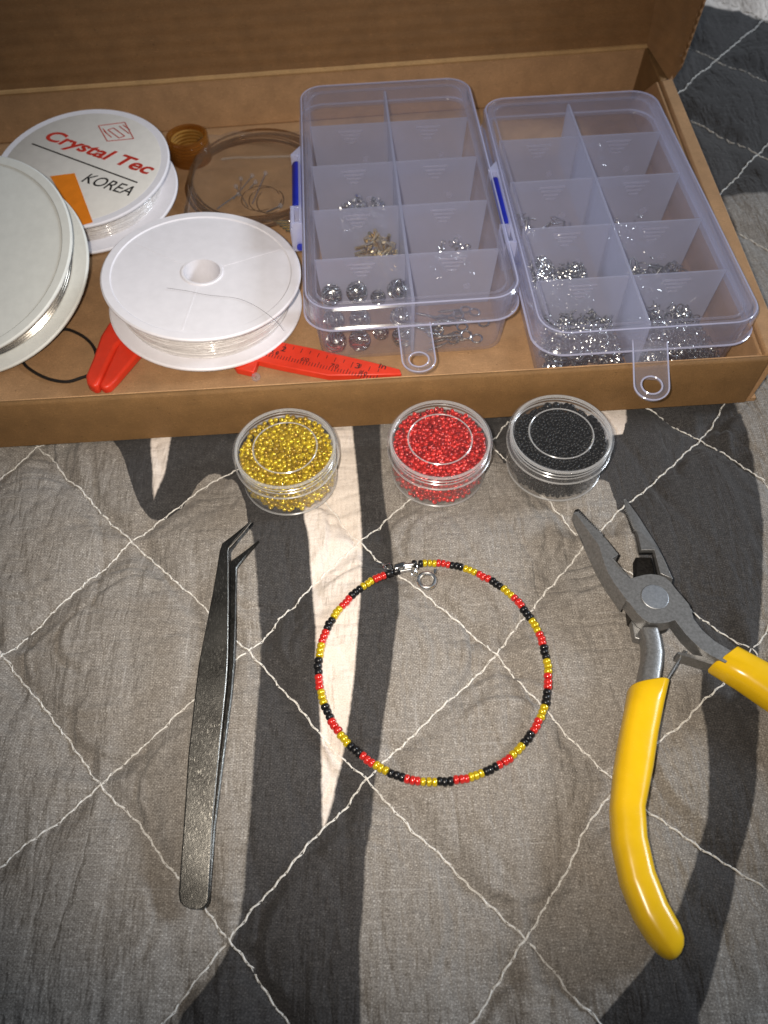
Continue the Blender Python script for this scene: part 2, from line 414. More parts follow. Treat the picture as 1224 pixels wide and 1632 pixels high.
    grey = t.mix(t.math('MULTIPLY_ADD', patch, 1.2, -.35, clamp=True), grey, t.mix(1.0, grey, (.84,.76,.66), 'MULTIPLY'))
    slx = t.noise(t.coords((100*.5, 100*14, 0), (0,0,.02)), 1.0, 2, .5); sly = t.noise(t.coords((100*14, 100*.5, 0), (0,0,.02)), 1.0, 2, .5)
    sl = t.math('MAXIMUM', t.ramp(slx, [(.62,(0,0,0)),(.72,(1,1,1))]), t.ramp(sly, [(.62,(0,0,0)),(.72,(1,1,1))]))
    grey = t.mix(t.math('MULTIPLY', sl, .20), grey, (.50,.48,.46))  # pale slub yarns, also painting in the lighter streaks of lit relief
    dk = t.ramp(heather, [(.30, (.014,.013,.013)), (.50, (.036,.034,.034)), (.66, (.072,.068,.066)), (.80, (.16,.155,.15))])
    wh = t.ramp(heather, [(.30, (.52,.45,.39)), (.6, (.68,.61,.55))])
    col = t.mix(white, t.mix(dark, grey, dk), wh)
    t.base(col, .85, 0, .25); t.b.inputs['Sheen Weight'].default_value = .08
    # weave relief plus soft wrinkles running mostly up and down
    wr = t.noise(t.coords((100*.9, 100*.22, 0)), 1.0, 4, .6); wr2 = t.noise(t.coords((100*.25, 100*1.1, 0)), 1.0, 3, .6)
    wk = t.math('ADD', t.math('ABSOLUTE', t.math('SUBTRACT', wr, .5)), t.math('MULTIPLY', t.math('ABSOLUTE', t.math('SUBTRACT', wr2, .5)), .6))
    b1 = t.new('ShaderNodeBump'); b1.inputs['Strength'].default_value = .9; b1.inputs['Distance'].default_value = .42*S
    t.link(t.math('MINIMUM', wk, .12), b1.inputs['Height'])
    b2 = t.new('ShaderNodeBump'); b2.inputs['Strength'].default_value = .55; b2.inputs['Distance'].default_value = .02*S
    t.link(heather, b2.inputs['Height']); t.link(b1.outputs[0], b2.inputs['Normal']); t.link(b2.outputs[0], t.b.inputs['Normal'])
    return t.m

LAT = {}                                        # crossing points of the stitch lines, by (column, row)
rows = {2: [(-2,(58,708)),(0,(425,705)),(2,(778,702)),(4,(1120,694))], 1: [(-1,(211,861)),(1,(572,859)),(3,(938,860))],
        0: [(-2,(0,1045)),(0,(393,1037)),(2,(790,1039)),(4,(1202,1035))], -1: [(-1,(159,1246)),(1,(583,1244)),(3,(985,1251))],
        -2: [(-2,(-120,1490)),(0,(363,1497)),(2,(837,1500))]}
for r_, L in rows.items():
    for c_, p in L: LAT[(c_, r_)] = np.array(G(p, -.30))
LAT[(7,8)] = np.array(G((1112,129), -.3)); LAT[(6,5)] = np.array(G((1166,321), -.3))
def lat(c, r):
    if (c, r) in LAT: return LAT[(c, r)]
    p = np.array([-3.73 + 3.25*c, 8.02 + 3.42*r - .05*c])
    if r > 3: p = p + np.array([.55*(r-3)*.3, (r-3)*.45])
    return p
segs = []; chains = []
for c0 in range(-24, 26, 2):                    # rising lines and falling lines through the lattice
    for sgn in (1, -1):
        ch = []
        for k in range(-8, 14):
            c, r = c0 + sgn*k, k
            if (c + r) % 2 == 0 and -8 <= c <= 10 and -4 <= r <= 12: ch.append(tuple(lat(c, r)))
        if len(ch) > 1: chains.append(ch)
fine_chains = []
for ci, ch in enumerate(chains):
    pts = spline([(p[0], p[1], 0) for p in ch], 40); out = []
    for i, p in enumerate(pts):
        nx = mnoise.noise((p[0]*.9, p[1]*.9, ci*3.1))*.10 + mnoise.noise((p[0]*3.3, p[1]*3.3, ci*3.1))*.05 + mnoise.noise((p[0]*6.5, p[1]*6.5, ci*3.1+9))*.02
        ny = mnoise.noise((p[0]*.9, p[1]*.9, ci*3.1+50))*.10
        out.append((p[0]+nx, p[1]+ny))
    fine_chains.append(out)
SA = np.array([c[i] for c in fine_chains for i in range(0, len(c)-1)]); SB = np.array([c[i+1] for c in fine_chains for i in range(0, len(c)-1)])
def stitch_dist(P):
    out = np.empty(len(P)); D = SB - SA; LL = (D*D).sum(1) + 1e-12
    # search only nearby segments, block by block
    mid = (SA+SB)/2
    order = np.lexsort((P[:,0]//3, P[:,1]//3)); key = (P[:,0]//3).astype(int)*1000 + (P[:,1]//3).astype(int)
    for k in np.unique(key):
        I = np.where(key == k)[0]; Q = P[I]; c = Q.mean(0)
        J = np.where(((mid-c)**2).sum(1) < 6.5**2)[0]
        if len(J) == 0: out[I] = 3; continue
        W = Q[:,None,:] - SA[J][None]; tt = np.clip((W*D[J][None]).sum(2)/LL[J][None], 0, 1)
        out[I] = np.sqrt(((W - tt[...,None]*D[J][None])**2).sum(2).min(1))
    return out
random.seed(21)
ARCS = []
for c_ in range(-8, 11):
    for r_ in range(-4, 12):
        if (c_ + r_) % 2: continue
        X_ = lat(c_, r_)
        for ax in ((1,0),(-1,0),(0,1),(0,-1)):
            for rep_ in range(2):
                if random.random() < (.85, .45)[rep_]:
                    r0 = random.uniform(.45, .95) + .65*rep_; R = random.uniform(.9, 1.9)
                    t_ = random.uniform(-.2, .2); a_ = (ax[0]+t_*ax[1], ax[1]+t_*ax[0])
                    ARCS.append((X_[0]+a_[0]*(r0+R), X_[1]+a_[1]*(r0+R), R, X_[0], X_[1], r0, ax, random.uniform(.08, .15)))
def quilt_h(P):
    arc = np.zeros(len(P))
    for cx, cy, R, x0, y0, r0, ax, dep in ARCS:
        I = np.where((np.abs(P[:,0]-x0) < r0+1.6) & (np.abs(P[:,1]-y0) < r0+1.6))[0]
        if len(I) == 0: continue
        q = P[I]; e = np.hypot(q[:,0]-cx, q[:,1]-cy) - R
        al = (q[:,0]-x0)*ax[0] + (q[:,1]-y0)*ax[1]; ac = np.abs((q[:,0]-x0)*ax[1] - (q[:,1]-y0)*ax[0])
        wgt = np.exp(-np.clip((ac/(1.0+.25*r0)), 0, 4)**4) * np.clip(al*3, 0, 1) * np.exp(-np.clip(al/(r0+.9), 0, 4)**6)
        arc[I] += wgt*dep*(-np.exp(-(np.clip(e,-1,3)/.065)**2)*1.0 + .55*np.exp(-((e+.16)/.13)**2) - .5*np.clip(e/.3, 0, 1))
    d = stitch_dist(P)
    ds = np.sqrt(d*d + .05*.05); z = -.14*np.exp(-ds/.20) - .24*np.exp(-(ds/.95)**1.4)
    for i, (x, y) in enumerate(P):
        z[i] += arc[i] + .05*mnoise.noise((x*.35, y*.3, 1.7)) - .03
        pk = mnoise.noise((x*1.9, y*.45, 9.1)) + .6*mnoise.noise((x*.5, y*1.7, 3.1))                    # little puckers pulled in by the stitching
        z[i] += .085*pk*math.exp(-d[i]/.8) + .022*mnoise.noise((x*1.3, y*.35, 4.4))
        e_ = .50 + .5*math.exp(-d[i]/1.0); z[i] += .040*math.exp(-((d[i]-.50-.35*mnoise.noise((x*.4,y*.4,60)))/.11)**2)*max(0, mnoise.noise((x*.35,y*.35,70))+.25)
        z[i] -= .095*e_*max(0, 1-abs(mnoise.noise((x*.75+.2*y, y*.17, 21.3)))/.09)
        z[i] -= .060*e_*max(0, 1-abs(mnoise.noise((x*.18, y*.7-.1*x, 33.3)))/.08)
    return z
xs = np.concatenate([np.arange(-30,-14,.5), np.arange(-14,14,.09), np.arange(14,30.01,.35)])
ys = np.concatenate([np.arange(-8,-1,.5), np.arange(-1,17,.09), np.arange(17,56.1,.4)])
gx, gy = np.meshgrid(xs, ys); PP = np.c_[gx.ravel(), gy.ravel()]
hz = quilt_h(PP); nx_, ny_ = len(xs), len(ys)
qv = np.c_[PP, hz]*S
idx = np.arange(nx_*ny_).reshape(ny_, nx_)
qf = np.stack([idx[:-1,:-1], idx[:-1,1:], idx[1:,1:], idx[1:,:-1]], -1).reshape(-1, 4)
def grid_h(P):
    ix = np.clip(np.searchsorted(xs, P[:,0])-1, 0, nx_-2); iy = np.clip(np.searchsorted(ys, P[:,1])-1, 0, ny_-2); Zg = hz.reshape(ny_, nx_)
    fx = (P[:,0]-xs[ix])/(xs[ix+1]-xs[ix]); fy_ = (P[:,1]-ys[iy])/(ys[iy+1]-ys[iy])
    return Zg[iy,ix]*(1-fx)*(1-fy_) + Zg[iy,ix+1]*fx*(1-fy_) + Zg[iy+1,ix]*(1-fx)*fy_ + Zg[iy+1,ix+1]*fx*fy_ + .012
quilt = thing('quilt', 'grey heathered quilt with charcoal and white printed swirls and diamond stitching', 'quilt')
qm = bpy.data.meshes.new('quilt_top'); qm.from_pydata(qv.tolist(), [], qf.tolist()); qm.polygons.foreach_set('use_smooth', [True]*len(qm.polygons))
qm.materials.append(quilt_mat()); qo = bpy.data.objects.new('quilt_top', qm); COL.objects.link(qo); qo.parent = quilt
# backing sheet gives the quilt its thickness
MB().box((-30,-8,-1.6), (30,56,-.75)).build('quilt_backing', simple('quilt_back', (.10,.09,.08), .9), quilt)
for ci, ch in enumerate(fine_chains):           # each line of stitching is one thread of separate stitches
    P = [p for p in ch if -13 < p[0] < 24 and -2 < p[1] < 50]
    if len(P) < 3: continue
    dd = np.r_[0, np.cumsum(np.hypot(*np.diff(np.array(P), axis=0).T))]; PA = np.array(P)
    L = dd[-1]; mb = MB(); s = 0; k = 0; q = []
    while s < L:
        ln = random.uniform(.17, .30); e = min(L, s+ln); q.append((s, e)); s = e + random.uniform(-.015, .025)
    if not q: continue
    A = np.array([[np.interp(a, dd, PA[:,0]), np.interp(a, dd, PA[:,1])] for s_, e_ in q for a in (s_, (s_+e_)/2, e_)])
    zz = grid_h(A)
    for i in range(len(q)):
        a, b, c = A[3*i], A[3*i+1], A[3*i+2]; z0 = zz[3*i+1]
        tn = c - a; tn = tn/(np.hypot(*tn)+1e-9); nn = np.array([-tn[1], tn[0]]); o_ = .032*(1 if i % 2 else -1)
        th = random.uniform(.015, .022)
        a = a - nn*o_; c = c + nn*o_
        mb.tube([(a[0],a[1],zz[3*i]-.016), (*(a*.6+b*.4), z0+.010), (*b, z0+.022), (*(c*.6+b*.4), z0+.010), (c[0],c[1],zz[3*i+2]-.016)], [th*.4, th, th*1.1, th, th*.4], 5)
    mb.tube([(A[3*i+1][0], A[3*i+1][1], zz[3*i+1]+.010) for i in range(len(q))], .009, 4)
    mb.build('stitching_thread', M_thread, quilt)

# ------------------------------------------------------------------ cardboard box
FL = 0.14                                        # top of the box floor
bx = thing('cardboard_box', 'open brown cardboard box holding craft supplies with its lid folded back', 'box', (0, 16, 0))
off = (0, 16, 0)
XL = -24.0
def fy(x): return 15.42 + .0300*x                # front wall, outer face
def by(x): return 32.70 + .0660*x                # back wall, inner face
XR = 11.55
MB().hexa([(XL,fy(XL)+.05,.0),(XR+.3,fy(XR)+.05,.0),(XR+.3,by(XR)+.1,.0),(XL,by(XL)+.1,.0),(XL,fy(XL)+.05,FL),(XR+.3,fy(XR)+.05,FL),(XR+.3,by(XR)+.1,FL),(XL,by(XL)+.1,FL)]).build('floor_panel', M_kraft_in, bx, off)
HW = 1.95
def wallrun(f, x0, x1, z0, z1, t, lean=0.0, n=40, wob=.02, seed=0):
    rings = []
    for i in range(n+1):
        x = x0 + (x1-x0)*i/n; y = f(x); o = wob*mnoise.noise((x*.5, seed, .3)); oz = wob*mnoise.noise((x*.35, seed+7, .3))
        zt = z1 + oz
        prof = [(y+o*.3, z0), (y+o+lean*.5, (z0+zt)/2), (y+lean+o, zt-.09), (y+lean+.05+o, zt-.015), (y+lean+t*.5, zt), (y+lean+t-.05, zt-.015), (y+lean+t, zt-.09), (y+t, z0)]
        rings.append([(x, a, b) for a, b in prof])
    return MB().loft(rings)
wallrun(fy, XL, XR-.02, .0, HW, .20, -.04, seed=3).build('front_wall', M_kraft, bx, off, smooth=50)
wallrun(lambda x: fy(x)+.215, XL, XR-.05, FL, HW-.11, .14, -.04, seed=5).build('front_wall_lining', M_kraft_in, bx, off, smooth=50)
HZ = 2.2
hy = lambda x: 32.76 + .0675*x
# back wall, leaning to the hinge crease
MB().hexa([(XL,by(XL),FL),(XR+.05,by(XR),FL),(XR+.05,by(XR)+.3,FL),(XL,by(XL)+.3,FL),(XL,hy(XL),HZ),(XR+.35,hy(XR+.35),HZ),(XR+.35,hy(XR+.35)+.3,HZ),(XL,hy(XL)+.3,HZ)]).build('back_wall', M_kraft_in, bx, off, bevel=.06)
# rounded crease where the lid folds
MB().tube([(x, hy(x)+.10, HZ-.02+.02*mnoise.noise((x*.4,2,2))) for x in np.linspace(XL, XR+.3, 40)], .13, 8).build('hinge_crease', M_edge, bx, off)
# rolled right end wall, flaring outwards
yF, yB = fy(XR)-.02, 31.35
MB().hexa([(XR-.08,yF+.25,FL),(XR+.12,yF+.02,.02),(XR+.30,yB,.02),(XR+.0,yB+.5,FL),(11.50,yF+.22,HW),(12.10,yF+.30,HW+.02),(12.38,yB,HW+.08),(11.86,yB-.15,HW+.08)]).build('end_wall', M_kraft_in, bx, off, bevel=.07, seg=3)  # paler card also paints in the light on this wall's top
MB().hexa([(XR-.25,yF+.38,FL),(XR-.12,yF+.26,FL),(XR-.10,yB+1.6,FL),(XR-.2,yB+1.6,FL),(11.36,yF+.38,HW-.1),(11.46,yF+.24,HW-.1),(11.80,yB-.1,HW),(11.68,yB-.1,HW)]).build('end_wall_lining', M_kraft_in, bx, off, bevel=.04)
# corner tuck behind the end wall
MB().hexa([(XR+.10,yB-.05,.02),(XR+.32,yB-.05,.02),(XR+.25,hy(XR)+.2,.02),(XR+.02,hy(XR)+.2,.02),(11.84,yB-.15,HW+.08),(12.22,yB,HW+.06),(12.0,hy(XR)+.25,HZ),(11.7,hy(XR)+.25,HZ)]).build('corner_panel', M_kraft, bx, off, bevel=.05)
# lid, standing up and leaning back
la = math.radians(102); ld = np.array([0, -math.cos(la), math.sin(la)]); LH = 15
q0, q1 = np.array([XL, hy(XL)+.06, HZ+.05]), np.array([XR+.33, hy(XR+.33)+.06, HZ+.05])
nv = np.cross(q1-q0, ld); 
MB().slab([q0, q1, q1+ld*LH, q0+ld*LH], -nv if nv[1] > 0 else nv, .28).build('lid_panel', M_kraft_lid, bx, off)
f0, f1 = q1 + np.array([-.02,-.02,.0]), np.array([12.66, 31.62, HZ+.12])
fd = np.array([.20, .30, 1.0]); fd = fd/np.linalg.norm(fd)
fn_ = np.cross(ld, f1-f0); fn_ = fn_/np.linalg.norm(fn_)*.11; f1a = np.array([12.30, 31.26, HW+.06])
pent = [f0, f1a, f1, f1+fd*LH, f0+ld*LH]
MB().loft([[p-fn_ for p in pent], [p+fn_ for p in pent]]).build('lid_flap', M_kraft_lid, bx, off)
mb = MB()
for i in range(110):                             # fluted raw edge of the flap
    z = i*.136; c = f1 + fd*z; s_ = np.array([.03 if i % 2 else -.03, -.03, 0])
    mb.tube([c + s_, c + s_ + fd*.13], .045, 5)
mb.build('fluted_edge', M_kraft_lid, bx, off)

# ------------------------------------------------------------------ ten-compartment storage boxes
BW, BL = 6.70, 12.90
def make_storage(name, label, corner, rot, z0, zt, tab_z, yaw=0.0, droop=0.0):
    root = thing(name, label, 'storage box', (corner[0], corner[1], z0), rot, 'ten-compartment plastic storage boxes')
    H = zt - z0
    i0, taper, th = .16, .16, .10
    R1 = rr(i0,i0,BW-i0,BL-i0,.75); R0 = rr(i0+taper,i0+taper,BW-i0-taper,BL-i0-taper,.65); R00 = rr(i0+taper+.12,i0+taper+.12,BW-i0-taper-.12,BL-i0-taper-.12,.6)
    t1 = rr(i0+th,i0+th,BW-i0-th,BL-i0-th,.68); t0 = rr(i0+taper+th,i0+taper+th,BW-i0-taper-th,BL-i0-taper-th,.58)
    mb = MB(); mb.loft([ring3(R00,0), ring3(R0,.10), ring3(R1,H-.16), ring3(t1,H-.16), ring3(t0,.12)], caps=True)
    mb.build('tray', M_tray, root, smooth=40)
    def loc(px, py, z):
        p = at(px, py, z) - np.array([corner[0], corner[1], z0]); c, s_ = math.cos(-rot), math.sin(-rot)
        return (c*p[0]-s_*p[1], s_*p[0]+c*p[1])
    # long middle divider and eight cross dividers
    dz0, dz1 = .125, H-.24
    MB().box((BW/2-.05, i0+.22, dz0), (BW/2+.05, BL-i0-.22, dz1+.04)).build('divider', M_div, root, bevel=.02)
    ds = []
    for j in range(1, 5):
        y = BL*j/5 + .03
        for (xa, xb) in ((i0+.26, BW/2-.055), (BW/2+.055, BW-i0-.26)):
            bt = .10
            m_ = MB(); m_.hexa([(xa+.10 if xa < 2 else xa,y-.045,dz0),(xb if xa < 2 else xb-.10,y-.045,dz0),(xb if xa < 2 else xb-.10,y+.045,dz0),(xa+.10 if xa < 2 else xa,y+.045,dz0),(xa-.06 if xa < 2 else xa,y-.03,dz1),(xb if xa < 2 else xb+.06,y-.03,dz1),(xb if xa < 2 else xb+.06,y+.03,dz1),(xa-.06 if xa < 2 else xa,y+.03,dz1)])
            d = m_.build('divider', M_div, root); ds.append((d, (xa+xb)/2, y, xa))
            mk = MB(); xc = (xa+xb)/2
            for k in range(4):                     # moulded triangle of bars
                hw = .46 - .10*k; z = dz1 - .20 - .15*k
                mk.box((xc-hw, y-.075, z-.075), (xc+hw, y-.046, z))
            mk.build('moulded_bars', M_mark, d, bevel=.01)
            pin = MB(); pin.tube([(xc+.55, y-.07, .85), (xc+.55, y-.046, .85)], .13, 14); pin.build('ejector_mark', M_mark, d)
    # lid: top sheet, skirt with a beaded lower edge
    lid0 = H - .86
    Ro = rr(0,0,BW,BL,.90,8); Rm = rr(.07,.07,BW-.07,BL-.07,.86,8); Rn = rr(.16,.16,BW-.16,BL-.16,.80,8); Ri = rr(.13,.13,BW-.13,BL-.13,.80,8)
    Rf = rr(-.05,-.05,BW+.05,BL+.05,.95,8)
    sk = MB(); sk.loft([ring3(Ri,lid0), ring3(Rf,lid0), ring3(Rf,lid0+.07), ring3(Ro,lid0+.12), ring3(Ro,H-.09), ring3(Rm,H-.015), ring3(Rn,H), ring3(Rn,H-.10), ring3(Ri,H-.16)], caps=False, closed=True)
    sk.build('lid_rim', M_skirt, root, smooth=30)
    lp = MB(); lp.tube(ring3(Rf, lid0+.035), .034, 6, True); lp.tube(ring3(Rm, H-.03), .028, 5, True); lp.build('lid_lip', M_lip, root)
    tp = MB(); Rt = rr(.165,.165,BW-.165,BL-.165,.79,8); tp.loft([ring3(Rt,H-.075), ring3(Rt,H-.012)]); tp.build('lid_top', M_lid, root, smooth=30)
    # raised rib just inside the rim
    rb = MB(); a_ = rr(.36,.36,BW-.36,BL-.36,.62,8); b_ = rr(.41,.41,BW-.41,BL-.41,.58,8)
    rb.loft([ring3(a_,H-.15), ring3(a_,H-.078), ring3(b_,H-.078), ring3(b_,H-.15)], caps=False, closed=True); rb.build('lid_rib', M_skirt, root)
    # hang tab with a round hole
    tz = tab_z - z0
    tx = BW/2; hw = .50; ye = -2.0; cyy = ye + hw; rh = .30
    outer = [(tx-hw, .05)] + [(tx + hw*math.cos(a), cyy + hw*math.sin(a)) for a in np.linspace(math.pi, 2*math.pi, 17)] + [(tx+hw, .05)]
    n = len(outer); inner = [(tx + rh*math.cos(a), cyy + rh*math.sin(a)) for a in np.linspace(math.radians(125), math.radians(415), n)]
    vs = [(p[0],p[1],tz+k) for k in (0,.10) for p in outer] + [(p[0],p[1],tz+k) for k in (0,.10) for p in inner]
    fs = []
    for i in range(n):
        j = (i+1) % n
        fs += [(i,j,2*n+j,2*n+i), (n+i,3*n+i,3*n+j,n+j), (i,n+i,n+j,j), (2*n+i,2*n+j,3*n+j,3*n+i)]
    tm = Matrix.Translation((tx,.05,tz)) @ Matrix.Rotation(yaw,4,'Z') @ Matrix.Rotation(droop,4,'X') @ Matrix.Translation((-tx,-.05,-tz))
    tb = MB().add(vs, fs, tm).build('hang_tab', M_tab, root, smooth=30, bevel=.012)
    rim = MB()
    rim.tube([(tx + rh*math.cos(a), cyy + rh*math.sin(a), tz+.10) for a in np.linspace(0, 2*math.pi, 28, endpoint=False)], .026, 5, True, tm)
    rim.tube([(p[0], p[1], tz+.095) for p in outer], .024, 5, False, tm)
    rim.build('tab_rim', M_lip, tb)
    # hinge housing on the left side with its blue pin
    la_, lb_ = 4.3, 8.3
    hs = MB()
    hs.box((-.36, la_, H-1.15), (.0, la_+.10, H-.04)); hs.box((-.36, lb_-.10, H-1.0), (.0, lb_, H-.04)); hs.box((-.40, la_+.95, H-1.15), (-.02, la_+1.05, H-.10)); hs.box((-.42, la_, H-1.15), (-.34, la_+1.0, H-.25))
    hs.box((-.10, la_, H-.10), (-.01, lb_, H-.04)); hs.box((-.36, la_, H-.10), (-.26, la_+1.0, H-.06))
    hs.hexa([(-.05,lb_,H-.8),(.0,lb_,H-.8),(.0,lb_+.4,H-.8),(-.02,lb_+.4,H-.8),(-.36,lb_,H-.04),(.0,lb_,H-.04),(.0,lb_+.5,H-.04),(-.02,lb_+.5,H-.04)])
    ho = hs.build('hinge_housing', M_lip, root, bevel=.03)
    bp = MB(); bp.loft([[(-.19 + .145*math.cos(a), la_+1.12 + (.10 if s_ else 0), H-.26 + .145*math.sin(a)) for a in np.linspace(0,2*math.pi,12,endpoint=False)] for s_ in (0,1)])
    pts = [(-.20, la_+1.1+.02, H-.24), (-.20, lb_-.55, H-.24)]
    bp = MB(); bp.tube([(-.17, la_+1.10, H-.20), (-.17, la_+1.16, H-.20), (-.17, lb_-.50, H-.20), (-.17, lb_-.38, H-.20), (-.17, lb_-.32, H-.20)], [.15,.165,.165,.13,.06], 14)
    bp.tube([(-.16, la_-.1, H-.95), (-.16, la_+.8, H-.95)], .11, 10)
    bp.build('hinge_pin', M_blue, root)
    return root
ZA0, ZA1 = .17, 2.674
boxA = make_storage('storage_box', 'clear storage box in the middle, holding round filigree beads in its front corner', (-2.194, 17.706), .0406, ZA0, ZA1, 1.75)
boxB = make_storage('storage_box', 'clear storage box on the right with its hang tab over the cardboard edge', (4.749, 16.287), .035, .19, 2.688, 2.06, -.177, .17)
def cell(box, i, j, u=.5, v=.5, z=0):
    """point inside compartment i (0 left, 1 right), j (0 front .. 4 back) of a storage box"""
    c, r, zz = box
    x = .45 + i*(BW/2-.35) + u*(BW/2-.55); y = .38 + BL/5*j + v*(BL/5-.30)
    return (c[0] + math.cos(r)*x - math.sin(r)*y, c[1] + math.sin(r)*x + math.cos(r)*y, zz + .13 + z)
cA = ((-2.194, 17.706), .0406, ZA0); cB = ((4.749, 16.287), .035, .19)

# filigree beads
def filigree(R):
    mb = MB()
    for k in range(13):
        a0 = 2*math.pi*k/13; pts = []
        for i in range(11):
            ph = -math.pi/2*.86 + math.pi*.86*i/10; a = a0 + 1.3*math.sin(ph*1.0)
            pts.append((R*math.cos(ph)*math.cos(a), R*math.cos(ph)*math.sin(a), R*math.sin(ph)))
        mb.tube(pts, .034, 5)
    for zz in (-.93, .93, 0): 
        rr_ = R*math.sqrt(max(.03, 1-zz*zz)); mb.torus(rr_, .04, 16, 5, Matrix.Translation((0,0,R*zz)))
    return mb
core = MB(); R_ = .33
ff = filigree(R_).build('filigree_bead', M_antique); FB = ff.data
bpy.data.objects.remove(ff)
spots = [(0,0,.14,.16,.33,'leftmost in the front row'),(0,0,.42,.15,.33,'second from left in the front row'),(0,0,.93,.17,.33,'beside the hang tab'),(0,0,.13,.52,.50,'behind the leftmost front bead'),(0,0,.44,.50,.50,'in the second row near the middle'),(0,0,.93,.52,.45,'in the second row against the divider'),(0,0,.68,.30,.30,'small in the middle'),(0,0,.13,.84,.95,'stacked high at the left'),(0,0,.43,.84,1.0,'stacked high in the middle'),(0,0,.92,.84,1.0,'stacked high at the right'),(0,0,.68,.84,.72,'small and stacked in the back')]
for k, (i, j, u, v, z, wd) in enumerate(spots):
    o = bpy.data.objects.new('filigree_bead', FB); COL.objects.link(o); p = cell(cA, i, j, u, v, z)
    o.location = Vector(p)*S; o.rotation_euler = (random.uniform(0,3), random.uniform(0,3), random.uniform(0,3))
    if wd.startswith('small'): o.scale = (.72,)*3
    tag(o, 'silver filigree bead ' + wd + ' of the clear box corner', 'bead', 'silver filigree beads in the storage box')
# screw eye pins
mb = MB(); mb.torus(.17, .035, 18, 6); mb.tube([(.18,0,0),(.30,0,0),(.85,0,0),(.95,0,0)], [.05,.042,.036,.008], 6)
for k in range(10):
    mb.torus(.045, .014, 8, 4, Matrix.Translation((.42+.045*k,0,0)) @ Matrix.Rotation(math.pi/2,4,'Y'))
e0 = mb.build('screw_eye', M_antique); EY = e0.data; bpy.data.objects.remove(e0)
lab = 'small silver screw eye pin lying loose in the front right compartment'
for k in range(16):
    o = bpy.data.objects.new('screw_eye', EY); COL.objects.link(o)
    p = cell(cA, 1, 0, random.uniform(.22,.88), random.uniform(.08,.75), .06 + .07*(k//4)); o.location = Vector(p)*S
    o.rotation_euler = (random.uniform(-.2,.2), random.uniform(-.2,.2), math.pi + random.uniform(-.75,.45))
    tag(o, lab, 'screw eye', 'screw eye pins in the storage box')

def pile(name, label, cat, box, i, j, n, kind, mat, u0=.1, u1=.9, v0=.08, v1=.6, h=.5):
    mb = MB(); c = cell(box, i, j)
    for k in range(n):
        u, v = random.uniform(u0,u1), random.uniform(v0,v1)
        hm = h*max(.15, 1 - ((u-(u0+u1)/2)/((u1-u0)/2+.01))**2*.55)
        p = cell(box, i, j, u, v, random.uniform(.04, .05+hm)); m = Matrix.Translation(p) @ rnd_rot()
        if kind == 'ring': mb.torus(random.uniform(.08,.115), .022, 11, 4, m)
        elif kind == 'clasp':
            mb.torus(.11, .034, 11, 5, m, 1.5) if k % 2 else mb.torus(.10, .022, 11, 4, m)
            if k % 3 == 0: mb.tube([(.12,0,0),(.25,.03,0)], .04, 6, m=m)
        elif kind == 'hook':
            mb.tube([(.0,0,0),(.02,.25,0),(.12,.40,0),(.26,.36,0),(.32,.2,0),(.34,-.1,0)], .025, 5, m=m); mb.torus(.06, .022, 8, 4, m)
        elif kind == 'coil':
            mb.tube([(.13*math.cos(a), .13*math.sin(a), .030*a-.25) for a in np.linspace(0, 6*math.pi, 44)], .018, 4, m=m)
        elif kind == 'tip':
            mb.lathe([(.0,-.12),(.07,-.1),(.11,0),(.07,.1),(0,.12)], 8, m)
        elif kind == 'tubes': mb.tube([(0,0,-.2),(0,0,.2)], .07, 7, m=m)
    return tag(mb.build(name, mat, off=c), label, cat, None, 'stuff')
pile('cord_ends', 'pale gold crimp tubes heaped in the middle box left compartment', 'findings', cA, 0, 1, 120, 'tubes', M_gold, .50, .97, .25, .97, 1.25)
pile('bead_caps', 'few silver bead caps in the middle box, right compartment, second row', 'findings', cA, 1, 1, 60, 'ring', M_silver, .35, .85, .3, .97, .8)
pile('crimp_beads', 'small silver crimps in the middle box, third row left compartment', 'findings', cA, 0, 2, 150, 'tip', M_silver, .3, .9, .3, .97, 1.0)
pile('lobster_clasps', 'heap of silver clasps in the front left corner of the right box', 'findings', cB, 0, 0, 430, 'clasp', M_antique, .04, .92, .05, .97, .85)
pile('ear_wires', 'heap of silver wire coils in the front right corner of the right box', 'findings', cB, 1, 0, 230, 'coil', M_antique, .06, .86, .06, .97, .85)
pile('spring_rings', 'heap of tiny silver rings in the second row left of the right box', 'findings', cB, 0, 1, 480, 'ring', M_silver, .06, .42, .2, .97, 1.0)
pile('jump_rings', 'smaller heap of silver jump rings beside the tiny silver rings', 'findings', cB, 0, 1, 330, 'ring', M_antique, .46, .82, .2, .97, .8)
pile('ear_hooks', 'silver hooks lying in the second row right of the right box', 'findings', cB, 1, 1, 120, 'hook', M_antique, .05, .9, .2, .97, .7)
pile('curved_pins', 'thin curved pins in the third row left of the right box', 'findings', cB, 0, 2, 34, 'hook', M_silver, .1, .85, .3, .97, .95)
pile('loose_rings', 'few loose rings in the third row right of the right box', 'findings', cB, 1, 2, 40, 'ring', M_silver, .2, .8, .3, .97, .6)
pile('bead_tips', 'few bead tips in the back right corner of the right box', 'findings', cB, 1, 4, 14, 'tip', M_silver, .3, .6, .0, .9, .4)

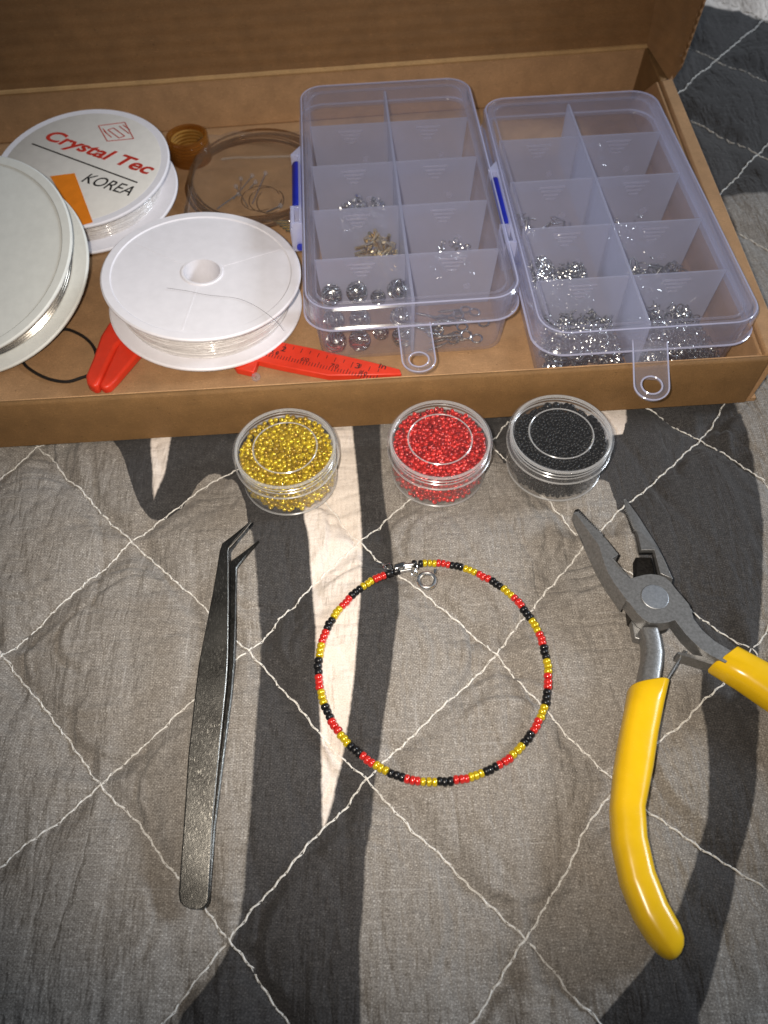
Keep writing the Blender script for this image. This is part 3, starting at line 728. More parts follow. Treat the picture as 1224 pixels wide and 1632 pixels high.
# ------------------------------------------------------------------ spools
def basis(n):
    n = np.array(n, float); n = n/np.linalg.norm(n)
    a = np.cross([0,1,0], n); a = a/np.linalg.norm(a); return n, a
def spool(label, c, nrm, r, hh, core_r, hole, plastic, wind, name='thread_spool', n=80, windname='cord_winding', rim=True):
    n_, a_ = basis(nrm); base = np.array(c) - n_*hh
    root = thing(name, label, 'spool', base)
    m = frame_m((0,0,0), a_, n_)
    ft = .13
    def flange(z0, z1, top):
        inr = hole
        pr = [(inr, z0), (r-.05, z0), (r, z0+.04), (r, z1-.04), (r-.05, z1), (r-.30, z1)]
        if top: pr += [(r-.34, z1-.035), (inr+.10, z1-.035), (inr+.07, z1), (inr, z1)]
        else: pr += [(inr, z1)]
        return MB().lathe(pr, n, m, closed=True)
    flange(0, ft, False).build('lower_flange', plastic, root)
    up = flange(hh-ft, hh, True).build('upper_flange', plastic, root)
    if hole > .05: MB().lathe([(hole, .02), (hole, hh-.02), (hole+.10, hh-.02), (hole+.10, .02)], 40, m, closed=True).build('hub', plastic, root)
    w_ = MB()
    if wind is M_wire:
        for k in range(9):
            z = ft + .07 + (hh-2*ft-.14)*k/8
            for q in range(2): w_.torus(core_r - .06*q, .045, 90, 5, m @ Matrix.Translation((random.uniform(-.01,.01),0,z+.03*q)))
        w_.lathe([(core_r-.1, ft), (core_r-.1, hh-ft)], 60, m)
    else:
        pr = [(core_r-.12, ft)]; N_ = 20
        for i in range(N_):
            zc = ft + (hh-2*ft)*(i+.5)/N_; hz_ = (hh-2*ft)/N_/2; rb_ = core_r - .10*abs(2*i/(N_-1)-1)**3 + random.uniform(-.03,.03)
            pr += [(rb_ + hz_*math.cos(a)*1.0, zc + hz_*math.sin(a)) for a in (-1.25,-.6,0,.6,1.25)]
        pr += [(core_r-.12, hh-ft)]
        w_.lathe(pr, 90, m)
    w_.build(windname, wind, root, smooth=60)
    return root, m, base, n_, up
kS = 1.0446
sS = spool('spool of silver wire tilted at the left edge of the photo, greyish white flanges', (-13.37, 20.87+.0, 2.75), (-.097,-.36,1), 3.75, 1.24, 3.22, 0.0, M_white2, M_wire, 'wire_spool', windname='wire_winding')
sW = spool('white spool of clear cord with a round hole and a dark hair on top', (-5.72, 20.68, 1.90), (.086,.013,1), 3.255, 1.39, 2.86, .60, M_white, M_cord)
sK = spool('labelled spool of clear cord with red lettering and an orange sticker', (-10.903, 27.016, 1.879), (-.007,-.109,1), 3.302, 1.30, 2.75, 0.0, M_white, M_cord)
# faint moulded spokes on the white spool
mb = MB(); n_, a_ = basis((.086,.013,1))
rootW, mW, baseW, _, upW = sW
for ang in (-97, 28, 150):
    mm = mW @ Matrix.Rotation(math.radians(ang), 4, 'Z')
    mb.box((.75, -.03, 1.39-.04), (2.8, .03, 1.39-.030), mm)
mb.build('moulded_spoke', M_white, upW, smooth=0)
# label and print on the labelled spool
rootK, mK, baseK, nK, upK = sK
cK = np.array([-10.903, 27.016, 1.879])
def onK(x, y, lift=0.0): return at_plane(x, y, cK + nK*lift, nK)
lb = MB().lathe([(0, 1.262), (0, 1.315), (2.97, 1.315), (3.0, 1.30), (3.0, 1.262)], 90, mK).build('paper_label', M_label, rootK)
def print_on(mbx, name, mat): return mbx.build(name, mat, lb, baseK, smooth=0)
LF = .017
p0, p1 = onK(70, 221, LF), onK(238, 279, LF)
print_on(text_mesh('Crystal Tec', np.linalg.norm(p1-p0), frame_m(p0, p1-p0, nK), .28, .024, .58), 'lettering', M_red_ink)
p0, p1 = onK(129, 289, LF), onK(205, 312, LF)
print_on(text_mesh('KOREA', np.linalg.norm(p1-p0), frame_m(p0, p1-p0, nK), .30, .004, .50), 'lettering', M_black_ink)
def strip(mbx, a, b, wd, lift=LF):
    a, b = onK(*a, lift), onK(*b, lift); mbx.box((0,-wd/2,0),(np.linalg.norm(b-a),wd/2,.006), frame_m(a, b-a, nK))
mb = MB(); strip(mb, (51,229), (219,291), .06); print_on(mb, 'ruled_line', M_black_ink)
mb = MB(); D4 = [(157,200.5),(199,195),(213,221),(171,225)]
for i in range(4): strip(mb, D4[i], D4[(i+1)%4], .035)
for a, b in (((172,207),(190,220)),((181,204),(199,217)),((190,201),(206,213)),((166,209),(178,219)),((172,207),(181,204)),((190,220),(199,217)),((164,205),(170,212)),((196,199),(207,207))): strip(mb, a, b, .035)
print_on(mb, 'emblem', M_red_ink)
Q = [onK(*p, .02) for p in ((80,281),(119,276),(148,354),(126,360))]
MB().loft([[q - nK*.004 for q in Q], [q + nK*.006 for q in Q]]).build('price_sticker', M_orange, lb, baseK)
# dark hair lying on the white spool
cW = np.array([-5.72,20.68,1.90]); nW, _ = basis((.086,.013,1))
H_ = [at_plane(x, y, cW + nW*.012, nW) for x, y in ((266,459),(300,464),(330,470),(375,475),(400,484),(420,496))]
H_ += [at(440,512,1.86), at(452,527,1.7)]
tag(MB().tube(spline(H_, 6), .0065, 4).build('loose_hair', M_hair, off=H_[2]), 'thin dark hair lying across the white spool', 'hair')

# ------------------------------------------------------------------ red plastic caliper under the white spool
CZ = .40
def RZ(x, y, z=CZ): return at(x, y, z)
cal = thing('plastic_caliper', 'red plastic caliper with black ruler marks half under the white spool', 'caliper', (-3.2, 17.4, FL)); coff = (-3.2, 17.4, FL)
ol = [RZ(*p)[:2] for p in ((300,512),(455,546),(491.5,553),(590,576),(637,588),(640,596),(523.5,598),(446,583),(300,550))]
beam = MB().prism(ol, FL+.01, CZ).build('ruler_beam', M_red, cal, coff, bevel=.03)
ol2 = [RZ(*p, .25)[:2] for p in ((300,552),(414,577),(446,586),(523,601),(600,603),(600,597),(446,580),(300,546))]
MB().prism(ol2, FL+.005, .25).build('bevelled_edge', M_red, beam, coff, bevel=.03)
ex = RZ(590,576)-RZ(455,546); exu = ex/np.linalg.norm(ex); 
def ctext(s, px, py, wd, h, ang=0.0):
    o = RZ(px, py, CZ+.004); return text_mesh(s, wd, frame_m(o, exu, (0,0,1)), 0, .006, h)
pm = MB()
for s, px, py, wd, h in (('2',447,559,.16,.22),('3',565,586,.16,.22),('in',603,586,.24,.20),('5 0',431,563,.26,.16),('6 0',478.5,574.5,.27,.17),('7 0',525.5,584.5,.27,.17),('8 0',571,596,.27,.17)):
    q = ctext(s, px, py, wd, h); pm.add(q.v, q.f)
pm.build('lettering', M_black_ink, beam, coff, smooth=0)
tk = MB(); A_ = RZ(485,575.5,CZ+.004); B_ = RZ(577,596,CZ+.004); cmv = (B_-A_)/2.0; perp = np.array([-exu[1], exu[0], 0])
for k in range(-14, 27):
    p = A_ + cmv*k/10; ln = .34 if k % 10 == 0 else (.24 if k % 5 == 0 else .16)
    dn = -.17 if k % 10 == 0 else -.15; 
    a = p + perp*(dn); b = a + perp*ln; tk.box((0,-.010,0),(ln,.010,.003), frame_m(a, b-a, (0,0,1)))
A2 = RZ(456,549,CZ+.004); B2 = RZ(563,577,CZ+.004); iv = (B2-A2)/8
for k in range(-3, 12):
    p = A2 + iv*k; ln = .26 if k % 8 == 0 else (.2 if k % 2 == 0 else .14)
    tk.box((0,-.010,0),(ln,.010,.003), frame_m(p, -perp, (0,0,1)))
tk.build('scale_marks', M_black_ink, beam, coff, smooth=0)
j1 = [RZ(*p,.62)[:2] for p in ((200,500),(172,512),(159,533),(147,568),(135,597),(137,608),(145,613),(153,613),(161,597),(170,577),(184,548),(205,530))]
MB().prism([q for q in j1], FL+.01, .58).build('jaw', M_red, cal, coff, bevel=.10, seg=3)
j2 = [RZ(*p,.50)[:2] for p in ((206,532),(186,549),(173,578),(164,598),(157,613),(163,617.5),(173,615),(183,605),(197,589),(215,568),(235,545))]
MB().prism(j2, FL+.01, .48).build('jaw', M_red, cal, coff, bevel=.09, seg=3)
j3 = [RZ(*p,.42)[:2] for p in ((365,570),(376,587),(404,593),(412,572),(410,560))]
MB().prism(j3, FL+.008, .42).build('slider', M_red, cal, coff, bevel=.04)

# black cord loop, crystal bead, amber ring, wire coil with pins in a bag
pts = [at(x,y,.22) for x,y in ((70,545),(90,530),(106,525),(127,533),(143,545),(152,560),(153,580),(147,595),(130,602),(106,608.5),(77.6,604),(53,592),(38,579),(30,560))]
tag(MB().tube(spline(pts,5), .055, 7).build('cord_loop', M_blackcord, off=pts[4]), 'loop of thin black cord between the wire spool and the red jaw', 'cord')
p = at(408,601,.3); mb = MB(); mb.lathe([(.035,-.10),(.10,-.11),(.15,-.03),(.15,.03),(.10,.11),(.035,.10)], 8, Matrix.Translation(p) @ Matrix.Rotation(.9,4,'X'), closed=True)
tag(mb.build('crystal_bead', M_crystal, off=p, smooth=0), 'tiny clear faceted bead by the front cardboard edge', 'bead')
p = np.array([-7.45, 30.05, FL]); rg = thing('amber_ring', 'translucent amber ring beside the labelled spool', 'ring', p)
mb = MB(); mb.lathe([(.74,.02),(.83,.0),(.85,.5),(.83,1.02),(.76,1.05),(.70,1.0),(.69,.5)], 40, closed=True); mb.build('ring_wall', M_amber, rg)
mb = MB()
for k in range(6): mb.torus(.66, .05, 30, 5, Matrix.Translation((0,0,.12+.14*k)))
mb.build('wound_strand', simple('amber_strand', (.30,.15,.03), .3), rg)
ct = np.array([-4.75, 28.1, FL]); mb = MB()
for k in range(11):
    R = 2.66 + random.uniform(-.12,.12); 
    mb.tube([(ct[0]+R*math.cos(a)*1.0+random.uniform(-.02,.02)+.03*k, ct[1]+R*1.10*math.sin(a), FL+.06+.05*k+.04*math.sin(2*a+k)) for a in np.linspace(0,2*math.pi,60,endpoint=False)], .036, 6, True)
tag(mb.build('cord_coil', M_coil, off=ct), 'coil of translucent brown strands lying behind the white spool', 'coil')
mb = MB(); ends = []
for k in range(5):
    p = at(436+5*k, 352+4*k, .45); mb.tube([p, p+np.array([.55,-.12,.02])], .05, 7)
tag(mb.build('wire_ends', M_gold, off=at(450,362,.4)), 'shiny gold wire ends poking out beside the blue hinge pin', 'wire ends')
for k, ((x0,y0),(x1,y1)) in enumerate((((346,333),(380,309)),((372,318),(402,280)),((382,312),(384,285)),((395,330),(376,297)),((402,325),(423,276)),((398,300),(407,290)),((424,338),(447,328)))):
    a, b = at(x0,y0,.30+.05*k), at(x1,y1,.42+.06*k); t_ = thing('head_pin', 'silver head pin with a clear round head on the wire pile', 'pin', a, 0, 'head pins inside the brown coil')
    MB().tube([a, b], .022 if k else .035, 5).build('shaft', M_silver, t_, a)
    hb = MB(); hb.lathe([(0,-.09),(.06,-.07),(.09,0),(.06,.07),(0,.09)], 10, Matrix.Translation(b)); hb.build('pin_head', M_crystal, t_, a)
mb = MB()
for k in range(3):
    cx, cy = at(415+8*k, 315+4*k, .3)[:2]; mb.tube([(cx+.75*math.cos(a)*(1-.15*k), cy+.8*math.sin(a), .28+.05*k) for a in np.linspace(.3+k,5.2+k,26)], .018, 4)
tag(mb.build('loose_wire', M_copper, off=at(420,315,.3)), 'loose curled strands of fine brown wire among the head pins', 'wire')
rows_ = []
for i in range(15):
    y = 24.6 + 6.3*i/14; rows_.append([(-7.2 + 4.7*j/14, y, FL + .72 + .10*mnoise.noise((j*.5,i*.5,2)) + .1*math.sin(j/14*3.14) - (.25 if j in (0,14) or i in (0,14) else 0)) for j in range(15)])
vs = [p for r in rows_ for p in r]; fs = [(i*15+j, i*15+j+1, (i+1)*15+j+1, (i+1)*15+j) for i in range(14) for j in range(14)]
bag = MB().add(vs, fs).build('plastic_bag', M_bag, off=(-4.8,27,FL)); tag(bag, 'clear plastic bag film over the brown coil', 'bag')
cp = [at(x, y, .62) for x, y in ((352,254),(375,251),(400,251),(430,250),(462,249),(478,249))]
MB().tube(spline(cp, 5), [.02]+[.05]*24+[.02], 6).build('bag_crease', M_bag_fold, bag, (-4.8,27,FL))
b2 = bag.modifiers.new('thick', 'SOLIDIFY'); b2.thickness = .0001

# ------------------------------------------------------------------ bead jars
def make_jar(label, c, rl=1.5, zt=1.47):
    root = thing('bead_jar', label, 'jar', (c[0], c[1], 0), random.uniform(0,6), 'round clear bead jars')
    rb = rl - .10
    MB().lathe([(0,.0),(rb-.12,.0),(rb-.02,.05),(rb,.14),(rb,zt-.42),(rb-.07,zt-.42),(rb-.08,.16),(rb-.14,.09),(0,.08)], 72).build('jar_body', M_jar, root)
    MB().torus(rb-.02, .03, 72, 6, Matrix.Translation((0,0,.06))).build('base_ring', M_rim, root)
    ld_ = MB().lathe([(rl-.03,zt-.44),(rl,zt-.42),(rl,zt-.06),(rl-.05,zt),(rl-.16,zt),(rl-.18,zt-.05),(.94,zt-.05),(.92,zt-.02),(.88,zt-.02),(.86,zt-.05),(0,zt-.05),(0,zt-.11),(rl-.12,zt-.11),(rl-.08,zt-.15),(rl-.08,zt-.44)], 72).build('jar_lid', M_jar, root)
    MB().torus(rl-.015, .028, 80, 6, Matrix.Translation((0,0,zt-.43))).build('lid_lip', M_rim, ld_)
    th_ = MB()
    for k in range(2): th_.torus(rb+.012, .022, 72, 5, Matrix.Translation((0,0,zt-.30+.13*k)))
    th_.build('screw_thread', M_rim, root)
    MB().torus(rl-.10, .045, 80, 8, Matrix.Translation((0,0,zt-.03))).torus(.91, .022, 64, 5, Matrix.Translation((0,0,zt-.025))).build('lid_ridge', M_rim, ld_)
    return root
JY, JR, JK = (-2.74,13.50), (1.67,13.60), (5.13,13.64)
make_jar('round clear screw-lid jar full of yellow beads', JY); make_jar('round clear screw-lid jar full of red beads', JR); make_jar('round clear screw-lid jar full of black beads', JK)
def bead_shape(R, L, n=9):
    h = R*.38; return [(h,-L/2),(R*.70,-L*.5),(R*.95,-L*.30),(R,0),(R*.95,L*.30),(R*.70,L*.5),(h,L/2)], n
def beads_in(name, label, c, mat, R, L, top, topn, siden, rin=1.315, seed=1, tilt=0.0):
    random.seed(seed); mb = MB(); prof, n = bead_shape(R, L, 8); placed = []
    tries = 0; grid = {}
    def ok(p, dmin):
        k = tuple(int(math.floor(q/(2*R))) for q in p)
        for a in (-1,0,1):
            for b in (-1,0,1):
                for d in (-1,0,1):
                    for o in grid.get((k[0]+a,k[1]+b,k[2]+d), ()):
                        if (o[0]-p[0])**2+(o[1]-p[1])**2+(o[2]-p[2])**2 < dmin*dmin: return False
        grid.setdefault(k, []).append(p); return True
    def put(p, m): 
        q = bead_shape(R*random.uniform(.9,1.08), L*random.uniform(.8,1.15)); mb.lathe(q[0], 8, Matrix.Translation((c[0]+p[0], c[1]+p[1], p[2])) @ m, closed=True)
    for k in range(60000):
        if len(placed) > topn: break
        a = random.uniform(0,2*math.pi); r = rin*math.sqrt(random.random())*.985; x, y = r*math.cos(a), r*math.sin(a)
        z = top - random.uniform(0, 2.6*R) + tilt*y + .04*mnoise.noise((x*2,y*2,seed))
        if ok((x,y,z), 1.72*R): placed.append(1); put((x,y,z), rnd_rot())
    k2 = 0
    for k in range(60000):
        if k2 > siden: break
        a = random.uniform(math.pi*.9, math.pi*2.1); r = rin - random.uniform(0,.12); z = random.uniform(.16, top-.1); x, y = r*math.cos(a), r*math.sin(a)
        if ok((x,y,z), 1.72*R): k2 += 1; put((x,y,z), rnd_rot())
    mb.lathe([(0,.12),(rin-.16,.12),(rin-.16,top-2.4*R-.06),(0,top-2.4*R-.06)], 40, Matrix.Translation((c[0],c[1],0)))
    return tag(mb.build(name, mat, off=(c[0],c[1],.1), smooth=75), label, 'beads', None, 'stuff')
beads_in('yellow_beads', 'shiny yellow glass seed beads filling the left jar', JY, M_by, .078, .112, 1.27, 950, 620, seed=3)
beads_in('red_beads', 'red glass seed beads filling the middle jar', JR, M_br, .073, .104, 1.25, 1100, 720, seed=4)
beads_in('black_beads', 'black seed beads filling the right jar', JK, M_bk, .052, .07, 1.22, 1500, 900, seed=5, tilt=-.02)
random.seed(12); mb = MB(); prof, n = bead_shape(.10,.13)
for px, py in ((869,638),(872,643),(905,637),(913,641),(948,663),(953,668),(958,675),(962,683),(885,636)):
    p = at(px, py, 1.28); q_ = p[:2]-np.array(JK); q_ = q_*min(1, 1.20/np.hypot(*q_)); p = np.array([JK[0]+q_[0], JK[1]+q_[1], 1.28]); mb.lathe(prof, 9, Matrix.Translation(p) @ rnd_rot(), closed=True)
tag(mb.build('larger_black_beads', M_bk, off=at(930,660,1.2)), 'few larger black beads along the rim of the black jar', 'beads', None, 'stuff')

# ------------------------------------------------------------------ beaded bracelet
zp = [(570,106),(630,107),(690,118),(745,135),(810,165),(865,195),(915,232),(960,275),(1000,328),(1037,380),(1065,440),(1080,500),(1093,560),(1095,630),(1088,700),(1070,765),(1042,825),(1005,880),(960,935),(900,985),(840,1018),(778,1045),(710,1063),(638,1072),(565,1074),(495,1068),(420,1045),(355,1015),(293,975),(235,930),(190,885),(148,828),(115,762),(92,700),(80,635),(75,560),(85,490),(100,430),(125,375),(157,325),(197,278),(243,232),(295,195),(345,167),(407,146)]
BZ = .075
ctr = [at(480+x/2.782, 860+y/2.782, BZ) for x, y in zp]
brc = thing('beaded_bracelet', 'bracelet of black, red and yellow seed beads with a silver spring clasp', 'bracelet', (1.11, 7.38, 0)); boff = np.array([1.11, 7.38, 0])
BM = {}
for nm, mt in (('K', M_bk), ('Y', M_by), ('R', M_br)):
    BM[nm] = []
    for R in (.107, .111, .103):
        prof = [(R*.36,-.058),(R*.62,-.0625),(R*.84,-.055),(R*.96,-.036),(R,-.012),(R,.012),(R*.96,.036),(R*.84,.055),(R*.62,.0625),(R*.36,.058)]; o = MB().lathe(prof, 16, closed=True).build('bead', mt, smooth=80); BM[nm].append(o.data); bpy.data.objects.remove(o)
def put_bead(p, t, kind, ln):
    o = bpy.data.objects.new('bead', random.choice(BM[kind])); COL.objects.link(o); o.parent = brc
    t = (Vector(t).normalized() + Vector([random.uniform(-.07,.07) for _ in range(3)])).normalized(); q = t.to_track_quat('Z', 'Y') ; q = q @ Matrix.Rotation(random.uniform(0,6),3,'Z').to_quaternion()
    o.rotation_mode = 'QUATERNION'; o.rotation_quaternion = q; o.location = Vector([float(c) for c in (np.array(p)-boff)])*S
    o.scale = (1, 1, ln/.125)
dense = np.array(spline(ctr, 20)); cum = np.r_[0, np.cumsum(np.linalg.norm(np.diff(dense,axis=0),axis=1))]
def pos(s): return np.array([np.interp(s, cum, dense[:,k]) for k in range(3)])
kinds = 'YRK'
sc_ = [cum[min(20*i, len(cum)-1)] for i in range(len(ctr))]
for i in range(len(ctr)):
    a = (sc_[i-1]+sc_[i])/2 if i else sc_[0]-.19; b = (sc_[i]+sc_[i+1])/2 if i < len(ctr)-1 else sc_[i]+.20
    n = 3 if i < len(ctr)-1 else 4
    if (b-a)/n > .155: n = 4
    if (b-a)/n < .105: n = 2
    for k in range(n):
        s = a + (b-a)*(k+.5)/n
        if s < 0: p = pos(0) + (pos(0)-pos(.1))/.1*(-s); t = pos(.1)-pos(0)
        elif s > cum[-1]: p = pos(cum[-1]) + (pos(cum[-1])-pos(cum[-1]-.1))/.1*(s-cum[-1]); t = pos(cum[-1])-pos(cum[-1]-.1)
        else: p = pos(s); t = pos(min(cum[-1], s+.03)) - pos(max(0, s-.03))
        put_bead(p + np.array([random.uniform(-.011,.011), random.uniform(-.011,.011), random.uniform(-.006,.008)]), t, kinds[i % 3], (b-a)/n*.97)
cz = lambda x, y, z=.09: at(560+x/6.12, 860+y/6.12, z)
for x in (612, 676): put_bead(cz(x, 235), (cz(700,235)-cz(600,240)), 'K', .13)
cl = MB().tube([cz(465,310), cz(582,288)], .055, 12).tube([cz(520,250,.13), cz(600,243,.13)], .055, 12).tube([cz(522,278,.10), cz(585,268,.10)], .04, 8)
cl.build('crimp_tube', M_clasp, brc, boff)
q = [cz(412,238,.22), cz(515,208,.22), cz(522,262,.22), cz(420,292,.22)]
MB().loft([[p-np.array([0,0,.16]) for p in q], q]).build('folded_crimp', M_antique, brc, boff, bevel=.03)
mb = MB(); mb.tube(spline([cz(250,228),cz(280,232,.12),cz(320,235,.14),cz(330,262,.16),(cz(335,290,.12)),cz(390,285,.12),cz(375,240,.18),cz(320,245,.2),cz(315,275,.1),cz(350,300,.1)],5), .018, 5); mb.build('wire_loop', M_silver, brc, boff)
p = cz(735,398,.08)
sr = MB().torus(.225, .060, 36, 10, Matrix.Translation(p)).build('spring_ring', M_clasp, brc, boff)
MB().tube([cz(812,330,.09), cz(818,300,.11), cz(812,288,.12)], [.03,.05,.045], 8).build('trigger', M_silver, sr, boff)
mb = MB(); mb.torus(.075, .018, 14, 5, Matrix.Translation(cz(610,325,.07)) @ Matrix.Rotation(.6,4,'X')); mb.tube(spline([cz(640,262,.1),cz(625,290,.12),cz(612,318,.14),cz(630,340,.1),cz(650,360,.08)],4), .02, 5); mb.torus(.07,.018,14,5,Matrix.Translation(cz(645,265,.1)) @ Matrix.Rotation(1.2,4,'Y'))
mb.build('jump_ring', M_clasp, brc, boff)

# ------------------------------------------------------------------ tweezers
tw = thing('tweezers', 'dark steel tweezers with bent pointed tips lying left of the bracelet', 'tweezers', (-4.3, 2.2, 0)); toff = (-4.3, 2.2, 0)
Lp = [(284,1425),(287,1380),(291,1329),(299.6,1200),(310,1108),(316,1058),(331,983),(339,942),(346,900),(349.6,877)]
Rp = [(333,1425),(336,1370),(339,1310),(349.6,1196),(360,1092),(363,1042),(364,958),(364,925),(364,900),(364,877)]
def zu(py): s = max(0, min(1, (1440-py)/(1440-830))); return .16 + 1.0*s**1.05 + .06*math.sin(math.pi*s)
def arm(zf, dz, shift=lambda s: 0.0):
    rings = []; rd = lambda py: shift(max(0, min(1, (1440-py)/610)))
    def ring_(l, r):
        z = zf((l[1]+r[1])/2); zu_ = zu((l[1]+r[1])/2)
        a, b = at(*l, zu_), at(*r, zu_); sx = np.array([rd(l[1]),0,0]); a, b = a+sx, b+sx
        a[2] = b[2] = z; dn = np.array([0,0,dz]); m_ = (b-a)*.06
        return [a, a+m_+dn*.35*0 - dn*0, a+m_ - dn*-.0, b-m_, b, b-dn, a-dn]
    def ring2(l, r):
        z = zf((l[1]+r[1])/2); zu_ = zu((l[1]+r[1])/2)
        a, b = at(*l, zu_), at(*r, zu_); sx = np.array([rd(l[1]),0,0]); a, b = a+sx, b+sx; a[2] = b[2] = z
        dn = np.array([0,0,dz]); e = (b-a)/np.linalg.norm(b-a)*min(.03, np.linalg.norm(b-a)*.2)
        return [a - dn*.3, a+e, b-e, b - dn*.3, b - dn, a - dn]
    end = [((302,1448),(318,1449)),((292,1444),(327,1445)),((286,1437),(332,1437))]
    for l, r in end: rings.append(ring2(l, r))
    for l, r in zip(Lp, Rp): rings.append(ring2(l, r))
    for f, wd in ((.06,.92),(.35,.62),(.7,.33),(1.0,.10)):        # bent tip, narrowing to a point
        c0 = np.array([357,872.]); c1 = np.array([399.5,830.]); m_ = c0 + (c1-c0)*f; h = np.array([6.4,4.8])*wd
        rings.append(ring2(m_-h, m_+h))
    return MB().loft(rings)
arm(zu, .10).build('upper_arm', M_tweezer, tw, toff, smooth=28, bevel=.022, seg=3)
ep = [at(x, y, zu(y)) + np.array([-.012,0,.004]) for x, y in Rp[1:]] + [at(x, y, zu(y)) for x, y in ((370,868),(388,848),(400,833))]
MB().tube(spline(ep, 4), .014, 6).build('edge_highlight', M_edge_highlight, tw, toff)  # bright tube added as the lamp's highlight along the arm's right edge
arm(lambda py: .13, .09, lambda s: .05*s).build('lower_arm', M_tweezer, tw, toff, smooth=28)

# ------------------------------------------------------------------ pliers
pl = thing('pliers', 'open needle-nose pliers with yellow handles right of the bracelet', 'pliers', (6.9, 8.5, 0)); poff = (6.9, 8.5, 0)
PZ = .95
def Z7(L, z=PZ): return [tuple(at(880+x/3.558, 760+y/3.558, z)[:2]) for x, y in L]
def teeth(a, b, n, d):
    a, b = np.array(a, float), np.array(b, float); v = (b-a)/n; nn = np.array([v[1], -v[0]]); nn = nn/np.linalg.norm(nn)*d; out = []
    for k in range(n): out += [tuple(a+v*k), tuple(a+v*(k+.5)+nn)]
    return out + [tuple(b)]
# upper half: left jaw, joint and right tang in one piece
up = [(128,182),(142,170)] + teeth((150,172),(290,318),16,13) + [(312,342),(378,436),(345,458),(372,492),(440,578),(480,566),(520,556),(560,551),(600,556),(640,570),(670,594),(700,635),(740,680),(775,722),(792,765),(800,802),(850,868),(920,930),(1030,996),(985,1055),(900,1012),(850,980),(800,935),(760,895),(735,862),(697,812),(660,824),(610,831),(555,828),(515,805),(480,770),(440,716),(420,700)]
side = [(411,720),(330,606),(270,505),(222,400),(178,300),(140,215)]
top_side = [(424,700),(345,592),(314,538),(292,470),(268,378),(150,194)]
upb = Z7(up + side); upt = Z7(up + top_side)
ring0 = [(p[0],p[1],.47) for p in upb]; ring1 = [(p[0],p[1],.50) for p in upb]; ring2_ = [(p[0],p[1],PZ) for p in upt]
def tipz(P):          # jaws thin out toward the tip
    out = []
    for x, y, z in P:
        f = max(0, min(1, (y-9.6)/2.2)); out.append((x, y, z - (.28*f if z > .8 else (-.05*f if z < .5 else .08*f))))
    return out
MB().loft([tipz(ring0), tipz(ring1), tipz(ring2_)]).build('upper_half', M_steel, pl, poff, smooth=20, bevel=.012)
# left jaw is full depth below the joint
lj = [(128,182),(150,172),(290,320),(378,436),(345,458),(372,492),(440,580),(420,705),(330,606),(270,505),(222,400),(178,300)]
MB().loft([tipz([(p[0],p[1],.12) for p in Z7(lj, .22)]), tipz([(p[0],p[1],.475) for p in Z7(lj)])]).build('jaw_core', M_steel_dark, pl, poff, bevel=.02)
# lower half: right jaw, dark cutter web, left tang
rjo = [(418,95),(430,92),(500,190),(560,288),(612,372),(648,450),(690,588),(640,562),(615,548),(583,405),(508,405),(492,320)] + teeth((480,285),(432,152),14,13)
rjt = [(424,100),(430,98),(468,200),(508,292),(584,378),(634,458),(684,575),(640,557),(615,546),(583,407),(510,407),(496,320)] + teeth((484,285),(430,152),14,13)
b_, t_ = Z7(rjo), Z7(rjt)
MB().loft([tipz([(p[0],p[1],.74) for p in b_]), tipz([(p[0],p[1],.76) for p in b_]), tipz([(p[0],p[1],PZ-.01) for p in t_])]).build('lower_half', M_steel, pl, poff, smooth=20, bevel=.008)
MB().loft([tipz([(p[0],p[1],.14) for p in Z7(rjo, .5)]), tipz([(p[0],p[1],.735) for p in b_])]).build('jaw_core', M_steel_dark, pl, poff, smooth=20)
web = Z7([(500,402),(590,402),(622,545),(690,590),(700,640),(600,700),(500,640),(505,550)])
MB().prism(web, .12, .45).build('cutter_web', M_steel_dark, pl, poff, bevel=.02)
hub = Z7([(450,590),(520,556),(600,556),(680,610),(730,690),(700,800),(620,828),(540,822),(470,760)])
MB().prism(hub, .10, .46).build('joint_core', M_steel_dark, pl, poff)
sh = Z7([(468,775),(520,815),(600,838),(592,905),(490,880)], .8)
MB().prism(sh, .15, .44).build('tang_step', M_steel, pl, poff, bevel=.02)
def capsule_loft(Ls, Rs, zc, hh, n=20, ex=2.6, k=1.0, endcap=None, squash=None):
    rings = []
    for i, (l, r) in enumerate(zip(Ls, Rs)):
        a, b = at(*l, zc), at(*r, zc); c = (a+b)/2; e = (b-a)/2; rg_ = []
        h_ = hh if squash is None else hh*squash[i]
        for q in range(n):
            t_ = 2*math.pi*q/n; cx, cy = math.cos(t_), math.sin(t_)
            u_ = math.copysign(abs(cx)**(2/ex), cx); w_ = math.copysign(abs(cy)**(2/ex), cy)
            rg_.append(c + e*u_ + np.array([0,0,h_*w_]))
        rings.append(rg_)
    return rings
z7p = lambda x, y: (880+x/3.558, 760+y/3.558)
Ls = [z7p(488,880), z7p(500,920), z7p(508,960), z7p(508,1030), z7p(492,1100), z7p(478,1190)]
Rs = [z7p(595,880), z7p(604,920), z7p(612,960), z7p(622,1010), z7p(618,1080), z7p(600,1190)]
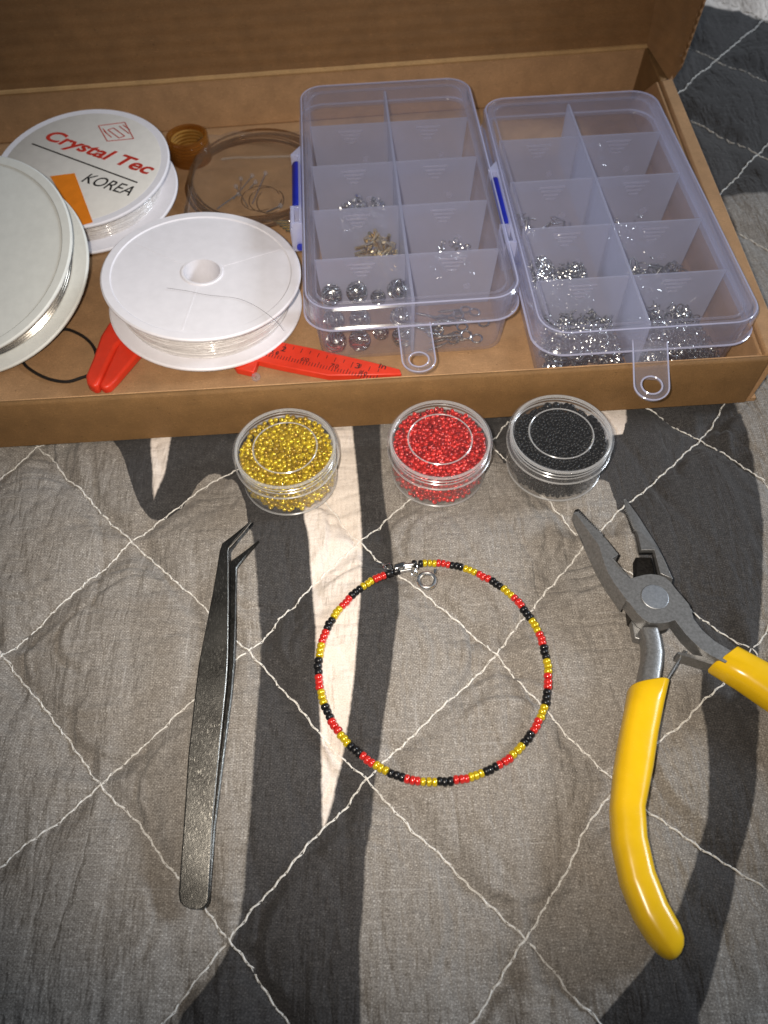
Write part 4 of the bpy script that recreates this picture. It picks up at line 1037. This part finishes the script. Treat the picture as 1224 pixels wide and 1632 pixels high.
MB().loft(capsule_loft(Ls, Rs, .50, .30, ex=4)).build('tang', M_steel, pl, poff, smooth=50)
h1L = [(1003,1096),(1001,1099),(996,1130),(986,1180),(978,1229),(972.6,1290),(976,1345),(990,1410),(1012,1465),(1035,1502),(1048,1517),(1057,1525),(1064,1529),(1069,1530.5)]
h1R = [(1062,1086),(1064,1089),(1056,1124),(1047,1170),(1039,1225),(1026,1290),(1029,1337),(1041,1390),(1060,1439),(1080,1475),(1086,1493),(1086.5,1506),(1083,1518),(1078,1526)]
MB().loft(capsule_loft(h1L, h1R, .52, .46, 28, 2.9, squash=[.86,1,1,1,1,1,1,1,1,.97,.90,.76,.55,.28])).build('handle', M_handle, pl, poff, smooth=60)
h2L = [(1169,1037),(1172,1036),(1224,1064),(1290,1102),(1370,1170),(1420,1260),(1440,1360),(1432,1440),(1420,1455)]
h2R = [(1131,1064),(1133,1067),(1176,1094),(1235,1135),(1310,1195),(1350,1275),(1365,1360),(1378,1445),(1398,1458)]
MB().loft(capsule_loft(h2L, h2R, .52, .46, 28, 2.9, squash=[.86,1,1,1,1,1,1,.85,.4])).build('handle', M_handle, pl, poff, smooth=60)
c = Z7([(582,681)], PZ)[0]; m_ = Matrix.Translation((c[0],c[1],0))
MB().lathe([(0,.5),(.345,.5),(.345,PZ+.012),(.33,PZ+.02),(0,PZ+.022)], 48, m_).build('rivet', M_rivet, pl, poff, smooth=15)
a, b = at(*z7p(645,1160), .55), at(*z7p(752,985), .62); MB().tube([a, b], .032, 8).build('spring_wire', M_steel, pl, poff)
a, b = at(*z7p(700,1016), .5), at(*z7p(925,1072), .5); e = (b-a)/np.linalg.norm(b-a); n_ = np.array([-e[1],e[0],0])
MB().loft([[a+n_*.03+np.array([0,0,.2]), a-n_*.03+np.array([0,0,.2]), a-n_*.06-np.array([0,0,.2]), a+n_*.06-np.array([0,0,.2])], [b+n_*.09+np.array([0,0,.2]), b-n_*.09+np.array([0,0,.2]), b-n_*.10-np.array([0,0,.2]), b+n_*.10-np.array([0,0,.2])]]).build('spring_leaf', M_steel, pl, poff)
